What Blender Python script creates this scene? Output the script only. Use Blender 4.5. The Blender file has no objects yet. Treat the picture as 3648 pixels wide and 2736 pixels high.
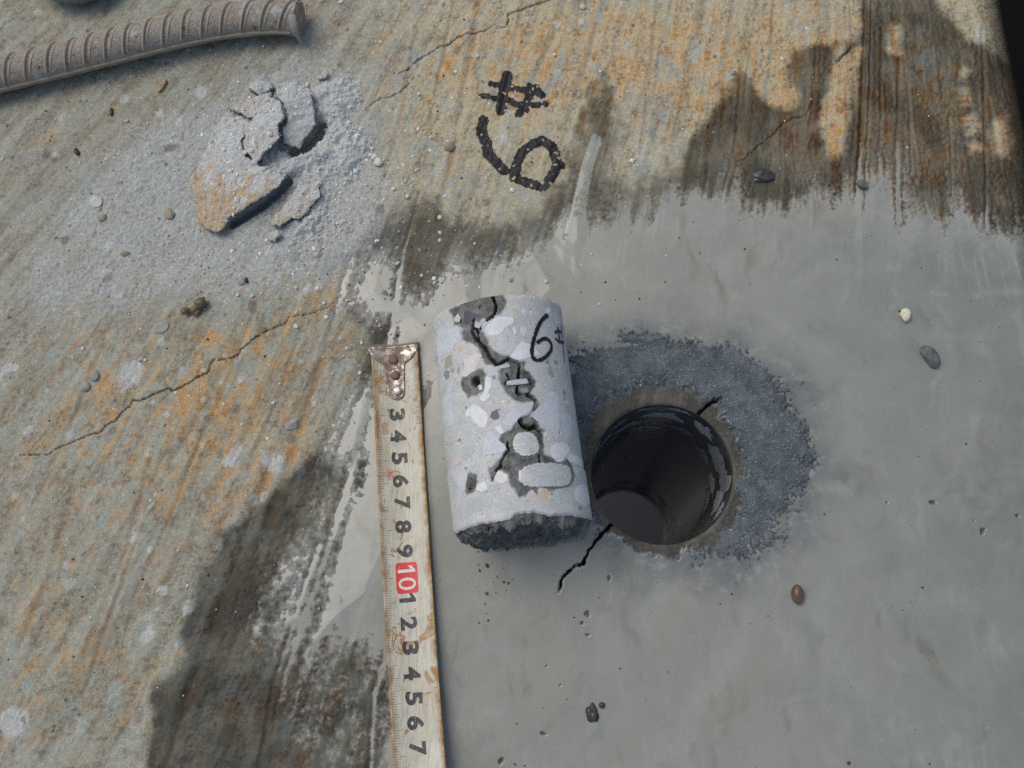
import bpy, bmesh, math, random
import numpy as np
from mathutils import Matrix, Vector

# ------------------------------------------------------------------ camera, sky, sun, exposure
sc = bpy.context.scene
C = sc.collection
FPX, CX, CY, HC = 3550.0, 1824.0, 1368.0, 0.425        # focal length and centre in photo pixels, camera height (m)
_U = np.array([-223.0, 779.0, 3550.0]); _U /= np.linalg.norm(_U)
_X = np.array([1.0, 0, 0]) - _U[0] * _U; _X /= np.linalg.norm(_X)
_Y = np.cross(_U, _X)
RCW = np.stack([_X, _Y, _U])                            # camera axes -> world axes
cam_d = bpy.data.cameras.new('camera'); cam = bpy.data.objects.new('camera', cam_d); C.objects.link(cam)
cam_d.sensor_width = 36.0; cam_d.lens = 36.0 * FPX / 3648.0
cam_d.clip_start = 0.005; cam_d.clip_end = 50
M = Matrix([list(RCW[0]) + [0], list(RCW[1]) + [0], list(RCW[2]) + [HC], [0, 0, 0, 1]])
cam.matrix_world = M
cam_d.dof.use_dof = True; cam_d.dof.focus_distance = 0.405; cam_d.dof.aperture_fstop = 16
sc.camera = cam

SUN_AZ = Vector((-0.80, 0.60, 0)).normalized(); SUN_EL = math.radians(60)
w = bpy.data.worlds.new('World'); sc.world = w; w.use_nodes = True
nt = w.node_tree
sky = nt.nodes.new('ShaderNodeTexSky'); sky.sky_type = 'NISHITA'; sky.sun_disc = False
sky.sun_elevation = SUN_EL; sky.sun_rotation = math.atan2(SUN_AZ.x, SUN_AZ.y)
sky.air_density = 1.0; sky.dust_density = 4.0; sky.ozone_density = 1.0
bgn = nt.nodes['Background']; bgn.inputs[1].default_value = 0.15
nt.links.new(sky.outputs[0], bgn.inputs[0])
sl = bpy.data.lights.new('sun', 'SUN'); sl.energy = 0.9; sl.angle = math.radians(40); sl.color = (1.0, 0.995, 0.93)
so = bpy.data.objects.new('sun', sl); C.objects.link(so)
sd = Vector((SUN_AZ.x * math.cos(SUN_EL), SUN_AZ.y * math.cos(SUN_EL), math.sin(SUN_EL)))
so.rotation_euler = sd.to_track_quat('Z', 'Y').to_euler(); so.location = sd * 3
sc.view_settings.view_transform = 'Standard'; sc.view_settings.look = 'None'
sc.view_settings.gamma = 1.0; sc.view_settings.exposure = -0.2
sc.render.engine = 'CYCLES'
sc.cycles.use_denoising = False
sc.cycles.max_bounces = 6

# ------------------------------------------------------------------ helpers
rng = random.Random(7)
K = 3648.0 / 2212.0                                     # survey drawing units -> photo pixels


def ray(px, py):
    return RCW @ np.array([(px - CX) / FPX, -(py - CY) / FPX, -1.0])


def atp(px, py, z=0.0):                                 # photo pixel -> point at height z
    d = ray(px, py); t = (z - HC) / d[2]
    return np.array([0, 0, HC]) + t * d


def at(x, y, z=0.0):
    return atp(x * K, y * K, z)


def gpts(pts, z=0.0, f=None):
    if f: pts = [f(*p) for p in pts]
    return np.array([at(p[0], p[1], z)[:2] for p in pts])


def z1(x, y): return (x * .329, y * .329)               # enlargements of the survey -> drawing units
def z2(x, y): return (727.7 + x * .329, y * .329)
def z3(x, y): return (1455.4 + x * .3421, y * .3421)
def z4(x, y): return (x * .329, 545.8 + y * .329)
def z7(x, y): return (388.1 + .22657 * x, 145.5 + .22657 * y)
def z8(x, y): return (x * .329, 1113.4 + y * .329)


def srgb(r, g, b):
    def f(c):
        c /= 255.0
        return c / 12.92 if c <= 0.04045 else ((c + 0.055) / 1.055) ** 2.4
    return np.array([f(r), f(g), f(b)])


_pr = np.random.RandomState(5)
_perm = _pr.permutation(1024).astype(np.int32); _perm = np.concatenate([_perm, _perm])
_ga = _pr.rand(1024) * 2 * math.pi
_gx = (np.cos(_ga) * 1.5).astype(np.float32); _gy = (np.sin(_ga) * 1.5).astype(np.float32)


def noise(x, y, seed=0):                                # gradient noise, about -1..1
    x = np.asarray(x, np.float32) + np.float32(seed * 7.31); y = np.asarray(y, np.float32) - np.float32(seed * 3.77)
    x0 = np.floor(x); y0 = np.floor(y); fx = x - x0; fy = y - y0
    xi = x0.astype(np.int32) & 1023; yi = y0.astype(np.int32) & 1023; xj = (xi + 1) & 1023; yj = (yi + 1) & 1023
    u = fx * fx * fx * (fx * (fx * 6 - 15) + 10); v = fy * fy * fy * (fy * (fy * 6 - 15) + 10)
    p0 = _perm[yi]; p1 = _perm[yj]
    def g(p, ix, dx, dy):
        k = _perm[p + ix]
        return _gx[k] * dx + _gy[k] * dy
    a = g(p0, xi, fx, fy); b = g(p0, xj, fx - 1, fy); c = g(p1, xi, fx, fy - 1); d = g(p1, xj, fx - 1, fy - 1)
    a += (b - a) * u; c += (d - c) * u
    return a + (c - a) * v


def fbm(x, y, o=4, seed=0, gain=.5):
    s = 0; a = 1; t = 0
    for k in range(o):
        s = s + a * noise(x * 2 ** k + 17.3 * k, y * 2 ** k - 9.1 * k, seed + k * 31); t += a; a *= gain
    return s / t * 1.35


def sst(a, b, x):
    t = np.clip((x - a) / (b - a), 0, 1)
    return t * t * (3 - 2 * t)


def seg_dist(X, Y, pts, closed=False, widths=None):
    """distance to a polyline (and, with widths, distance minus half the local width)"""
    n = len(pts); D = np.full(X.shape, 1e9, np.float32); X = np.asarray(X, np.float32); Y = np.asarray(Y, np.float32); pts = np.asarray(pts, np.float32)
    for i in range(n if closed else n - 1):
        a = pts[i]; b = pts[(i + 1) % n]
        ab = b - a; L2 = float(ab @ ab) + 1e-18
        t = np.clip(((X - a[0]) * ab[0] + (Y - a[1]) * ab[1]) / L2, 0, 1)
        ex = X - a[0] - t * ab[0]; ey = Y - a[1] - t * ab[1]; d = np.sqrt(ex * ex + ey * ey)
        if widths is not None: d = d - 0.5 * (widths[i] * (1 - t) + widths[(i + 1) % n] * t)
        D = np.minimum(D, d)
    return D


def sdf(X, Y, pts):                                     # + inside
    D = seg_dist(X, Y, pts, True); n = len(pts); ins = np.zeros(X.shape, bool)
    for i in range(n):
        a = pts[i]; b = pts[(i + 1) % n]
        if a[1] == b[1]: continue
        c = ((a[1] > Y) != (b[1] > Y)) & (X < (b[0] - a[0]) * (Y - a[1]) / (b[1] - a[1]) + a[0])
        ins ^= c
    return np.where(ins, D, -D)


def lerp(a, b, t): return a + (b - a) * t


def mesh_np(name, co, quads, mat, parent=None, attrs=None, smooth=True, tris=None):
    me = bpy.data.meshes.new(name)
    nv = len(co); me.vertices.add(nv); me.vertices.foreach_set('co', np.ascontiguousarray(co, np.float32).ravel())
    k = quads.shape[1]; nf = len(quads)
    me.loops.add(nf * k); me.loops.foreach_set('vertex_index', np.ascontiguousarray(quads, np.int32).ravel())
    me.polygons.add(nf); me.polygons.foreach_set('loop_start', np.arange(0, nf * k, k, dtype=np.int32))
    me.polygons.foreach_set('use_smooth', np.full(nf, smooth))
    me.update(calc_edges=True)
    for an, av in (attrs or {}).items():
        if av.ndim == 2:
            a = me.attributes.new(an, 'FLOAT_COLOR', 'POINT')
            a.data.foreach_set('color', np.concatenate([av, np.ones((nv, 1))], 1).astype(np.float32).ravel())
        else:
            a = me.attributes.new(an, 'FLOAT', 'POINT'); a.data.foreach_set('value', av.astype(np.float32))
    me.materials.append(mat)
    o = bpy.data.objects.new(name, me); C.objects.link(o)
    if parent: o.parent = parent
    return o


def sheet(name, X, Y, Z, keep, mat, parent=None, attrs=None):
    """regular grid -> mesh of the kept cells"""
    ny, nx = X.shape; idx = np.arange(nx * ny).reshape(ny, nx)
    q = np.stack([idx[:-1, :-1], idx[:-1, 1:], idx[1:, 1:], idx[1:, :-1]], -1)[keep]
    used = np.unique(q); remap = np.full(nx * ny, -1, np.int64); remap[used] = np.arange(len(used))
    co = np.stack([X.ravel(), Y.ravel(), Z.ravel()], 1)[used]
    at_ = {k: (v.reshape(-1, 3)[used] if v.ndim == 3 else v.ravel()[used]) for k, v in (attrs or {}).items()}
    return mesh_np(name, co, remap[q], mat, parent, at_)


def obj(name, verts, faces, mat, parent=None, smooth=True):
    me = bpy.data.meshes.new(name); me.from_pydata([tuple(map(float, v)) for v in verts], [], [tuple(map(int, f)) for f in faces]); me.update()
    if smooth: me.polygons.foreach_set('use_smooth', [True] * len(me.polygons))
    if mat: me.materials.append(mat)
    o = bpy.data.objects.new(name, me); C.objects.link(o)
    if parent: o.parent = parent
    return o


def empty(name, loc):
    o = bpy.data.objects.new(name, None); C.objects.link(o); o.location = loc; o.empty_display_size = .01
    bpy.context.view_layer.update()
    return o


def tag(o, label=None, cat=None, group=None, kind=None):
    if label: o['label'] = label
    if cat: o['category'] = cat
    if group: o['group'] = group
    if kind: o['kind'] = kind
    return o


# ------------------------------------------------------------------ materials
class NT:
    def __init__(s, name):
        s.m = bpy.data.materials.new(name); s.m.use_nodes = True; s.t = s.m.node_tree; s.b = s.t.nodes['Principled BSDF']
        s.co = s.t.nodes.new('ShaderNodeTexCoord').outputs['Object']
    def n(s, typ, **kw):
        x = s.t.nodes.new(typ)
        for k, v in kw.items(): setattr(x, k, v)
        return x
    def link(s, a, b): s.t.links.new(a, b)
    def put(s, sock, v):
        if isinstance(v, (int, float)): sock.default_value = v
        elif isinstance(v, (tuple, list, np.ndarray)): sock.default_value = (*[float(c) for c in v[:3]], 1) if len(sock.default_value) == 4 else tuple(v)
        else: s.link(v, sock)
    def attr(s, name, fac=True):
        x = s.n('ShaderNodeAttribute', attribute_name=name); return x.outputs['Fac' if fac else 'Color']
    def noise(s, scale, detail=2, rough=.5, vec=None, dist=0):
        x = s.n('ShaderNodeTexNoise'); s.link(vec or s.co, x.inputs['Vector'])
        x.inputs['Scale'].default_value = scale; x.inputs['Detail'].default_value = detail; x.inputs['Roughness'].default_value = rough
        x.inputs['Distortion'].default_value = dist
        return x.outputs['Fac']
    def voro(s, scale, out='Distance', feature='F1', vec=None):
        x = s.n('ShaderNodeTexVoronoi', feature=feature); s.link(vec or s.co, x.inputs['Vector']); x.inputs['Scale'].default_value = scale
        return x.outputs[out]
    def map(s, scale, rot=(0, 0, 0)):
        x = s.n('ShaderNodeMapping'); s.link(s.co, x.inputs['Vector']); x.inputs['Scale'].default_value = scale; x.inputs['Rotation'].default_value = rot
        return x.outputs[0]
    def math(s, op, a, b=0.0, clamp=False):
        x = s.n('ShaderNodeMath', operation=op, use_clamp=clamp); s.put(x.inputs[0], a); s.put(x.inputs[1], b); return x.outputs[0]
    def ramp(s, v, lo, hi, a=0.0, b=1.0):
        x = s.n('ShaderNodeMapRange'); x.clamp = True; s.put(x.inputs[0], v); x.inputs[1].default_value = lo; x.inputs[2].default_value = hi
        x.inputs[3].default_value = a; x.inputs[4].default_value = b; return x.outputs[0]
    def mix(s, f, a, b, mode='MIX'):
        x = s.n('ShaderNodeMix', data_type='RGBA', blend_type=mode)
        s.put(x.inputs[0], f); s.put(x.inputs[6], a); s.put(x.inputs[7], b); return x.outputs[2]
    def gray(s, v):
        x = s.n('ShaderNodeCombineColor')
        for i in range(3): s.put(x.inputs[i], v)
        return x.outputs[0]
    def hsv(s, c, sat=1.0, val=1.0):
        x = s.n('ShaderNodeHueSaturation'); s.put(x.inputs['Color'], c); s.put(x.inputs['Saturation'], sat); s.put(x.inputs['Value'], val); return x.outputs[0]
    def bump(s, h, dist, strength=1.0):
        x = s.n('ShaderNodeBump'); s.link(h, x.inputs['Height']); x.inputs['Distance'].default_value = dist; x.inputs['Strength'].default_value = strength
        s.link(x.outputs[0], s.b.inputs['Normal'])
    def done(s, col, rough, spec=.5, metal=0.0, ior=None):
        s.put(s.b.inputs['Base Color'], col); s.put(s.b.inputs['Roughness'], rough); s.put(s.b.inputs['Specular IOR Level'], spec); s.put(s.b.inputs['Metallic'], metal)
        if ior: s.b.inputs['IOR'].default_value = ior
        return s.m


def mat_ground(name='slab_concrete'):
    t = NT(name)
    c = t.attr('tint', False); wet = t.attr('wet'); gl = t.attr('gloss')
    g1 = t.noise(1500, 3, .65); g2 = t.noise(4200, 2, .6); g3 = t.noise(420, 3, .6)
    v = t.math('MULTIPLY', t.ramp(g1, .3, .7, .75, 1.25), t.ramp(g2, .3, .7, .82, 1.18))
    v = t.math('MULTIPLY', v, t.ramp(g3, .3, .7, .85, 1.15))
    c = t.mix(1.0, c, t.gray(v), 'MULTIPLY')
    sp = t.math('MULTIPLY', t.ramp(t.voro(900), .10, .22, 1, 0), t.ramp(t.noise(260, 2), .52, .6, 0, .55))
    c = t.mix(sp, c, srgb(74, 72, 68))
    sp2 = t.math('MULTIPLY', t.ramp(t.voro(1100, vec=t.map((1, 1.13, 1), (.3, .2, .9))), .08, .16, 1, 0), t.ramp(t.noise(300, 2, vec=t.map((1, 1, 1), (0, 0, 1.2))), .54, .62, 0, .6))
    c = t.mix(sp2, c, srgb(196, 196, 190))
    cw = t.hsv(c, 1.4, .165)
    c = t.mix(wet, c, cw)
    t.bump(t.math('ADD', t.math('MULTIPLY', g1, .7), t.math('MULTIPLY', g2, .3)), .00035, .7)
    return t.done(c, t.ramp(gl, 0, 1, .92, .34), .4)


def mat_slurry():
    t = NT('cement_slurry')
    c = t.attr('tint', False)
    n1 = t.noise(40, 4, .6, dist=1.5); n2 = t.noise(900, 2, .6); n3 = t.noise(14, 3, .55, dist=2.5)
    v = t.math('MULTIPLY', t.ramp(n1, .3, .7, .95, 1.05), t.ramp(n2, .3, .7, .965, 1.035))
    v = t.math('MULTIPLY', v, t.ramp(n3, .3, .7, .91, 1.08))
    c = t.mix(1.0, c, t.gray(v), 'MULTIPLY')
    c = t.mix(t.ramp(t.noise(12, 3, .55, dist=2.5), .48, .72, 0, .4), c, srgb(142, 137, 126), 'MIX')
    t.bump(t.math('ADD', t.math('MULTIPLY', t.noise(150, 3), .8), t.math('MULTIPLY', n2, .10)), .0002, .03)
    return t.done(c, .06, .6, ior=1.4)


def mat_cuttings():
    t = NT('wet_cuttings')
    n1 = t.noise(3000, 2, .7); n2 = t.noise(140, 4, .6); n3 = t.noise(6000, 1)
    c = t.mix(t.ramp(n2, .35, .65), srgb(72, 83, 88), srgb(102, 112, 116))
    c = t.mix(t.ramp(n1, .35, .68), t.hsv(c, 1, .5), t.hsv(c, 1, 1.3))
    c = t.mix(t.ramp(t.voro(800), .10, .18, .75, 0), c, srgb(205, 211, 218))  # sparkle of the wet sand, painted in as white specks
    c = t.mix(t.ramp(t.noise(90, 4, .6), .52, .66, 0, .55), c, srgb(124, 128, 126))
    t.bump(t.math('ADD', n1, t.math('MULTIPLY', n2, .6)), .0006, .8)
    return t.done(c, .38, .6)


def mat_dust():
    t = NT('concrete_dust')
    n1 = t.noise(1600, 3, .7); n2 = t.noise(300, 3, .6)
    c = t.attr('tint', False)
    v = t.math('MULTIPLY', t.ramp(n1, .3, .7, .78, 1.2), t.ramp(n2, .3, .7, .92, 1.08))
    c = t.mix(1.0, c, t.gray(v), 'MULTIPLY')
    t.bump(t.math('ADD', n1, n2), .0006, .9)
    return t.done(c, .95, .2)


def mat_core():
    t = NT('cored_concrete')
    damp = t.attr('damp'); 
    n1 = t.noise(1500, 3, .7); n2 = t.noise(160, 4, .6)
    c = t.mix(t.ramp(n2, .3, .7), srgb(178, 181, 178), srgb(196, 198, 195))
    cell = t.voro(520, 'Color'); sep = t.n('ShaderNodeSeparateColor'); t.link(cell, sep.inputs[0])
    chip = t.ramp(t.math('ADD', t.voro(520), t.math('MULTIPLY', n1, .25)), .34, .40, 1, 0)
    c = t.mix(t.math('MULTIPLY', chip, t.ramp(sep.outputs[0], .72, .76, 0, .6)), c, srgb(212, 215, 217))
    c = t.mix(t.math('MULTIPLY', chip, t.ramp(sep.outputs[1], .80, .84, 0, .6)), c, srgb(138, 143, 145))
    c = t.mix(t.math('MULTIPLY', chip, t.ramp(sep.outputs[2], .88, .92, 0, .7)), c, srgb(186, 170, 146))
    c2 = t.voro(850, 'Color'); sep2 = t.n('ShaderNodeSeparateColor'); t.link(c2, sep2.inputs[0])
    c = t.mix(t.math('MULTIPLY', t.ramp(t.voro(850), .25, .33, 1, 0), t.ramp(sep2.outputs[0], .7, .76, 0, .5)), c, srgb(132, 136, 138))
    c = t.mix(t.ramp(t.voro(520, vec=t.map((1, 1, 1), (.4, .9, .2))), .05, .10, .75, 0), c, srgb(88, 90, 90))
    c = t.mix(1.0, c, t.gray(t.ramp(n1, .3, .7, .85, 1.14)), 'MULTIPLY')
    rough_end = t.attr('fresh')
    dk = t.mix(t.ramp(t.noise(220, 4, .7), .35, .68), srgb(64, 66, 63), srgb(124, 126, 121))  # dark mortar mottle; on the broken end its contrast paints in facet shading
    dk = t.mix(1.0, dk, t.gray(t.ramp(n1, .3, .7, .8, 1.2)), 'MULTIPLY')
    c = t.mix(t.math('MAXIMUM', damp, rough_end), c, dk)
    t.bump(t.math('ADD', n1, t.math('MULTIPLY', t.noise(300, 2), .5)), .0002, .6)
    return t.done(c, t.ramp(damp, 0, 1, .8, .55), .4)


def mat_stone(name, rgb, var=.12, rough=.75, vein=0.0, scale=700):
    t = NT(name)
    n1 = t.noise(scale, 3, .65); n2 = t.noise(scale * .2, 3, .6)
    v = t.math('MULTIPLY', t.ramp(n1, .3, .7, 1 - var, 1 + var), t.ramp(n2, .3, .7, 1 - var * .8, 1 + var * .8))
    c = t.mix(1.0, srgb(*rgb), t.gray(v), 'MULTIPLY')
    if vein: c = t.mix(t.ramp(t.noise(90, 3, dist=2), .52, .62, 0, vein), c, srgb(204, 170, 150))
    t.bump(n1, .0002, .5)
    return t.done(c, rough, .4)


def mat_steel_cut():
    t = NT('cut_steel')
    vec = t.map((50, 1700, 1700), (0, 0, .124))
    n = t.noise(1, 3, .6, vec=vec)
    c = t.mix(t.ramp(n, .3, .7), srgb(172, 174, 171), srgb(214, 216, 213))
    c = t.mix(t.ramp(t.noise(170, 4, .6), .58, .7, 0, .4), c, srgb(150, 138, 128))
    t.bump(n, .0002, .5)
    return t.done(c, .5, .5, .2)


def mat_tape():
    t = NT('worn_tape_paint')
    ed = t.attr('edge')                                 # distance from the tape's edge, metres
    along = t.attr('along')
    vec = t.map((2200, 120, 500), (0, 0, -.06)); st = t.noise(1, 4, .65, vec=vec)
    n1 = t.noise(1400, 3, .65); n2 = t.noise(160, 4, .65); n3 = t.noise(60, 4, .6, dist=1.0)
    c = t.mix(t.ramp(n3, .35, .65), srgb(204, 203, 188), srgb(180, 176, 156))
    c = t.mix(t.ramp(st, .44, .64, 0, .7), c, srgb(156, 146, 122))
    c = t.mix(t.math('MULTIPLY', t.ramp(along, .010, .085, .50, 0), t.ramp(n2, .3, .7, .5, 1)), c, srgb(168, 160, 138))
    spk = t.math('MULTIPLY', t.ramp(t.voro(330, vec=t.map((1.6, .6, 1))), .13, .24, 1, 0), t.ramp(t.math('ADD', n2, t.ramp(along, .02, .10, .12, -.06)), .50, .60, 0, .85))
    c = t.mix(spk, c, srgb(80, 82, 74))
    c = t.mix(t.math('MULTIPLY', t.ramp(n1, .62, .72), .6), c, srgb(120, 112, 96))
    # rust creeping in from the edges and in blots with darker rims
    edw = t.math('ADD', ed, t.math('MULTIPLY', t.math('SUBTRACT', n2, .5), .0075))
    c = t.mix(t.ramp(edw, .0003, .0024, .9, 0), c, srgb(150, 114, 60))
    c = t.mix(t.ramp(edw, -.0010, .0003, .95, 0), c, srgb(92, 60, 36))
    blot = t.noise(70, 3, .6, dist=.8, vec=t.map((1, 1, 1), (0, 0, .8)))
    c = t.mix(t.ramp(blot, .64, .68, 0, .40), c, srgb(184, 158, 106))
    rim = t.math('MULTIPLY', t.ramp(blot, .625, .645), t.ramp(blot, .655, .68, 1, 0))
    c = t.mix(t.math('MULTIPLY', rim, .85), c, srgb(148, 104, 50))
    t.bump(t.math('ADD', st, t.math('MULTIPLY', n2, .6)), .0001, .5)
    return t.done(c, .42, .5)


def mat_print(name, rgb, wear=.5):
    t = NT(name)
    vec = t.map((2600, 260, 500), (0, 0, -.06)); st = t.noise(1, 4, .7, vec=vec); n = t.noise(900, 3, .7)
    c = t.mix(t.ramp(t.math('ADD', t.math('MULTIPLY', st, .5), t.math('MULTIPLY', n, .5)), .5 + .1 * (1 - wear), .66, 0, .75), srgb(*rgb), srgb(190, 188, 176))
    return t.done(c, .45, .5)


def mat_hook():
    t = NT('rusty_plated_steel')
    n1 = t.noise(500, 4, .65); n2 = t.noise(2200, 3, .7); vec = t.map((1, 1, 1), (0, 0, .5)); n3 = t.noise(120, 3, .6, vec=vec)
    rust = t.ramp(t.math('ADD', t.math('MULTIPLY', n3, .5), t.math('MULTIPLY', n1, .5)), .44, .53)
    pit = t.ramp(n2, .60, .66)
    f = t.math('MAXIMUM', t.math('MULTIPLY', rust, .85), t.math('MULTIPLY', pit, .8))
    c = t.mix(f, srgb(196, 188, 178), t.mix(n1, srgb(78, 56, 38), srgb(140, 120, 92)))
    t.bump(n2, .0002, .5)
    return t.done(c, t.ramp(f, 0, 1, .28, .8), .5, t.ramp(f, 0, 1, .85, .1))


def mat_rivet(old=True):
    t = NT('rivet_rust' if old else 'rivet_bright')
    n = t.noise(1500, 3)
    c = t.mix(n, srgb(84, 62, 58), srgb(126, 100, 92)) if old else t.mix(n, srgb(158, 152, 146), srgb(206, 202, 196))
    t.bump(n, .0003, .6)
    return t.done(c, .55 if old else .35, .5, .2 if old else .7)


def mat_rebar():
    t = NT('rusty_dusty_bar')
    n1 = t.noise(1500, 3, .7); n2 = t.noise(200, 4, .65); n3 = t.noise(80, 3, .6)
    c = t.mix(t.ramp(n2, .3, .7), srgb(102, 95, 88), srgb(146, 139, 131))
    c = t.mix(t.ramp(n1, .42, .66, 0, .85), c, srgb(176, 170, 156))
    c = t.mix(t.ramp(t.noise(260, 3, vec=t.map((1, 1, 1), (.4, 0, 1))), .62, .70, 0, .8), c, srgb(104, 62, 38))
    c = t.mix(t.ramp(n3, .60, .64, 0, .8), c, srgb(166, 170, 168))
    t.bump(t.math('ADD', n1, n2), .0004, .7)
    return t.done(c, .85, .35)


def mat_rib():
    t = NT('dusty_rib')
    n1 = t.noise(1500, 3, .7)
    c = t.mix(n1, srgb(124, 112, 98), srgb(182, 172, 148))
    return t.done(c, .9, .3)


def mat_hole():
    t = NT('wet_bore_wall')
    cell = t.voro(60, 'Color', vec=t.map((1, 1, 1.5))); sep = t.n('ShaderNodeSeparateColor'); t.link(cell, sep.inputs[0])
    d = t.voro(60, vec=t.map((1, 1, 1.5)))
    n2 = t.noise(180, 4, .6)
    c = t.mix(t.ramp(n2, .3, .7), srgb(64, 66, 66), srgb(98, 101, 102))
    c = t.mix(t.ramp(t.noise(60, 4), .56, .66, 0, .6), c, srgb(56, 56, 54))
    return t.done(c, .15, .5)


def mat_plain(name, rgb, rough=.7, spec=.4, scale=800, var=.1):
    return mat_stone(name, rgb, var, rough, 0.0, scale)


MG = mat_ground(); MSL = mat_slurry(); MCUT = mat_cuttings(); MDU = mat_dust(); MCO = mat_core()

# ------------------------------------------------------------------ ground: layout in plan (metres)
HOLE = at(1429.5, 1023)[:2]; RH = 0.030
h = 0.0005


def axis(c, lo, hi, far):
    n0 = math.ceil((c - lo) / h); n1 = math.ceil((hi - c) / h)
    core = c + h * np.arange(-n0, n1 + 1)
    g = []; s = h; x = 0
    while x < far: s *= 1.22; x += s; g.append(x)
    g = np.array(g)
    return np.concatenate([core[0] - g[::-1], core, core[-1] + g])


ax = axis(HOLE[0], -0.288, 0.222, 0.7); ay = axis(HOLE[1], -0.075, 0.297, 0.7)
X, Y = np.meshgrid(ax, ay)
qx = X - HOLE[0]; qy = Y - HOLE[1]; cheb = np.maximum(abs(qx), abs(qy)); eu = np.hypot(qx, qy) + 1e-12
f_ = sst(RH, RH + 0.03, cheb); rad = cheb * (1 - f_) + eu * f_           # square grid lines bend into the round rim
X = HOLE[0] + qx / eu * rad; Y = HOLE[1] + qy / eu * rad
RR = np.hypot(X - HOLE[0], Y - HOLE[1]); PH = np.arctan2(Y - HOLE[1], X - HOLE[0])
inside_hole = cheb < RH - h * .5

P0 = at(2000, 800)[:2] + np.array([0, .62])                               # trowel strokes fan out from far above
ddx = X - P0[0]; ddy = P0[1] - Y
TH = np.arctan2(ddx, ddy) * .65; RA = np.hypot(ddx, ddy)
THj = TH + .0016 * fbm(X / .03, Y / .03, 2, 91)


def blob(x, y, r, ry=None):
    c = at(x, y)[:2]; s = r * 0.0002015; sy = (ry or r) * 0.0002015
    return np.exp(-(((X - c[0]) / s) ** 2 + ((Y - c[1]) / sy) ** 2))


def streak(wd, ln, o, seed): return fbm(THj / wd, RA / ln, o, seed)


S1 = streak(.0060, .12, 3, 1); S2 = streak(.0018, .05, 3, 2); S3 = streak(.0007, .012, 2, 3); S0 = streak(.022, .25, 2, 5)
F1 = fbm(X / .020, Y / .020, 4, 11); F2 = fbm(X / .006, Y / .006, 3, 12); G1 = fbm(X / .0016, Y / .0016, 2, 13); G2 = noise(X / .0009, Y / .0009, 14)
FB = fbm(X / .05, Y / .05, 3, 15)
ANI = fbm(THj / .009, RA / .030, 4, 16)                                   # patches drawn out along the strokes
ROUGH = sst(-.12, .22, ANI + .35 * F2)                                    # worn open surface against smooth skin

rightw = sst(at(1350, 0)[0], at(1900, 0)[0], X) * sst(at(0, 1300)[1], at(0, 900)[1], Y)
hgt = .00022 * F1 + .00034 * S1 + .00008 * S2 + .00030 * S0
hgt += (.35 + .65 * ROUGH) * (.00024 * G1 + .00012 * G2) - .00010 * ROUGH + .00005 * S3
SEL = sst(.0, .5, streak(.012, .2, 2, 77))
hgt += rightw * SEL * (.00016 * S2 + .00005 * S3) + .00016 * G1 * rightw
hgt += (.00010 + .00030 * ROUGH) * fbm(X / .0034, Y / .0034, 4, 78, .62)
tops = blob(800, 1500, 260, 220) + blob(640, 1250, 140, 250)
hgt += np.clip(tops + .7 * blob(500, 1450, 160, 260), 0, 1) * .00042 * fbm(X / .0036, Y / .0036, 3, 44, .6)


GRV = np.zeros_like(hgt)


def groove(pts, wd, dep, f=None, ridge=.4):
    global hgt, GRV
    p = gpts(pts, 0, f); d = seg_dist(X + .0005 * F2, Y, p)
    dep = dep * .85; GRV = np.maximum(GRV, np.exp(-(d / (wd * 1.3)) ** 2))
    hgt = hgt - dep * np.exp(-(d / wd) ** 2) + ridge * dep * np.exp(-((d - 2.0 * wd) / wd) ** 2)


for pts, wd, dep in (([(1872, -30), (1866, 130), (1860, 300), (1852, 470)], .0010, .0010), ([(1882, 0), (1878, 200), (1870, 390)], .0006, .0006),
                     ([(1943, 130), (1938, 300), (1940, 480)], .0008, .0007), ([(1905, 60), (1903, 250), (1898, 400)], .0007, .0004),
                     ([(2122, 60), (2128, 300), (2132, 500)], .0007, .0007), ([(1962, 180), (1970, 380)], .0006, .0004), ([(2050, 250), (2060, 420)], .0005, .0004),
                     ([(1600, 150), (1590, 300), (1560, 440)], .0007, .0004), ([(1765, 90), (1755, 230), (1745, 300)], .0006, .0004),
                     ([(1040, -20), (1012, 140), (985, 300), (950, 470)], .0016, .0007), ([(985, -20), (960, 110), (930, 260)], .0010, .0005),
                     ([(905, 420), (870, 560), (850, 690), (835, 780)], .0011, .0007), ([(760, 560), (700, 760), (640, 960), (560, 1180)], .0016, .0006),
                     ([(590, 980), (500, 1250), (430, 1430), (360, 1659)], .0022, .0011), ([(770, 980), (720, 1150), (640, 1380), (590, 1560)], .0016, .0005),
                     ([(690, 1180), (640, 1330), (590, 1480), (560, 1659)], .0010, .0006), ([(845, 1380), (810, 1500), (800, 1659)], .0010, .0007),
                     ([(160, 1050), (110, 1240), (40, 1400)], .0016, .0006), ([(700, 540), (655, 700), (600, 860), (545, 990)], .0010, .0004), ([(560, 640), (500, 800), (420, 990)], .0010, .0004), ([(450, 900), (380, 1090), (290, 1290)], .0011, .0004), ([(240, 700), (170, 880), (80, 1080)], .0012, .0004), ([(900, 60), (870, 240), (820, 430)], .0011, .0004), ([(1130, 0), (1105, 130), (1080, 260)], .0009, .0004), ([(1420, 0), (1405, 150), (1385, 330)], .0009, .0003), ([(330, 980), (270, 1200), (180, 1420)], .0012, .0004),
                     ([(290, 1180), (240, 1330), (180, 1500)], .0010, .0005), ([(1180, 470), (1230, 330), (1290, 180)], .0014, .0004)):
    groove(pts, wd, dep)
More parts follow.
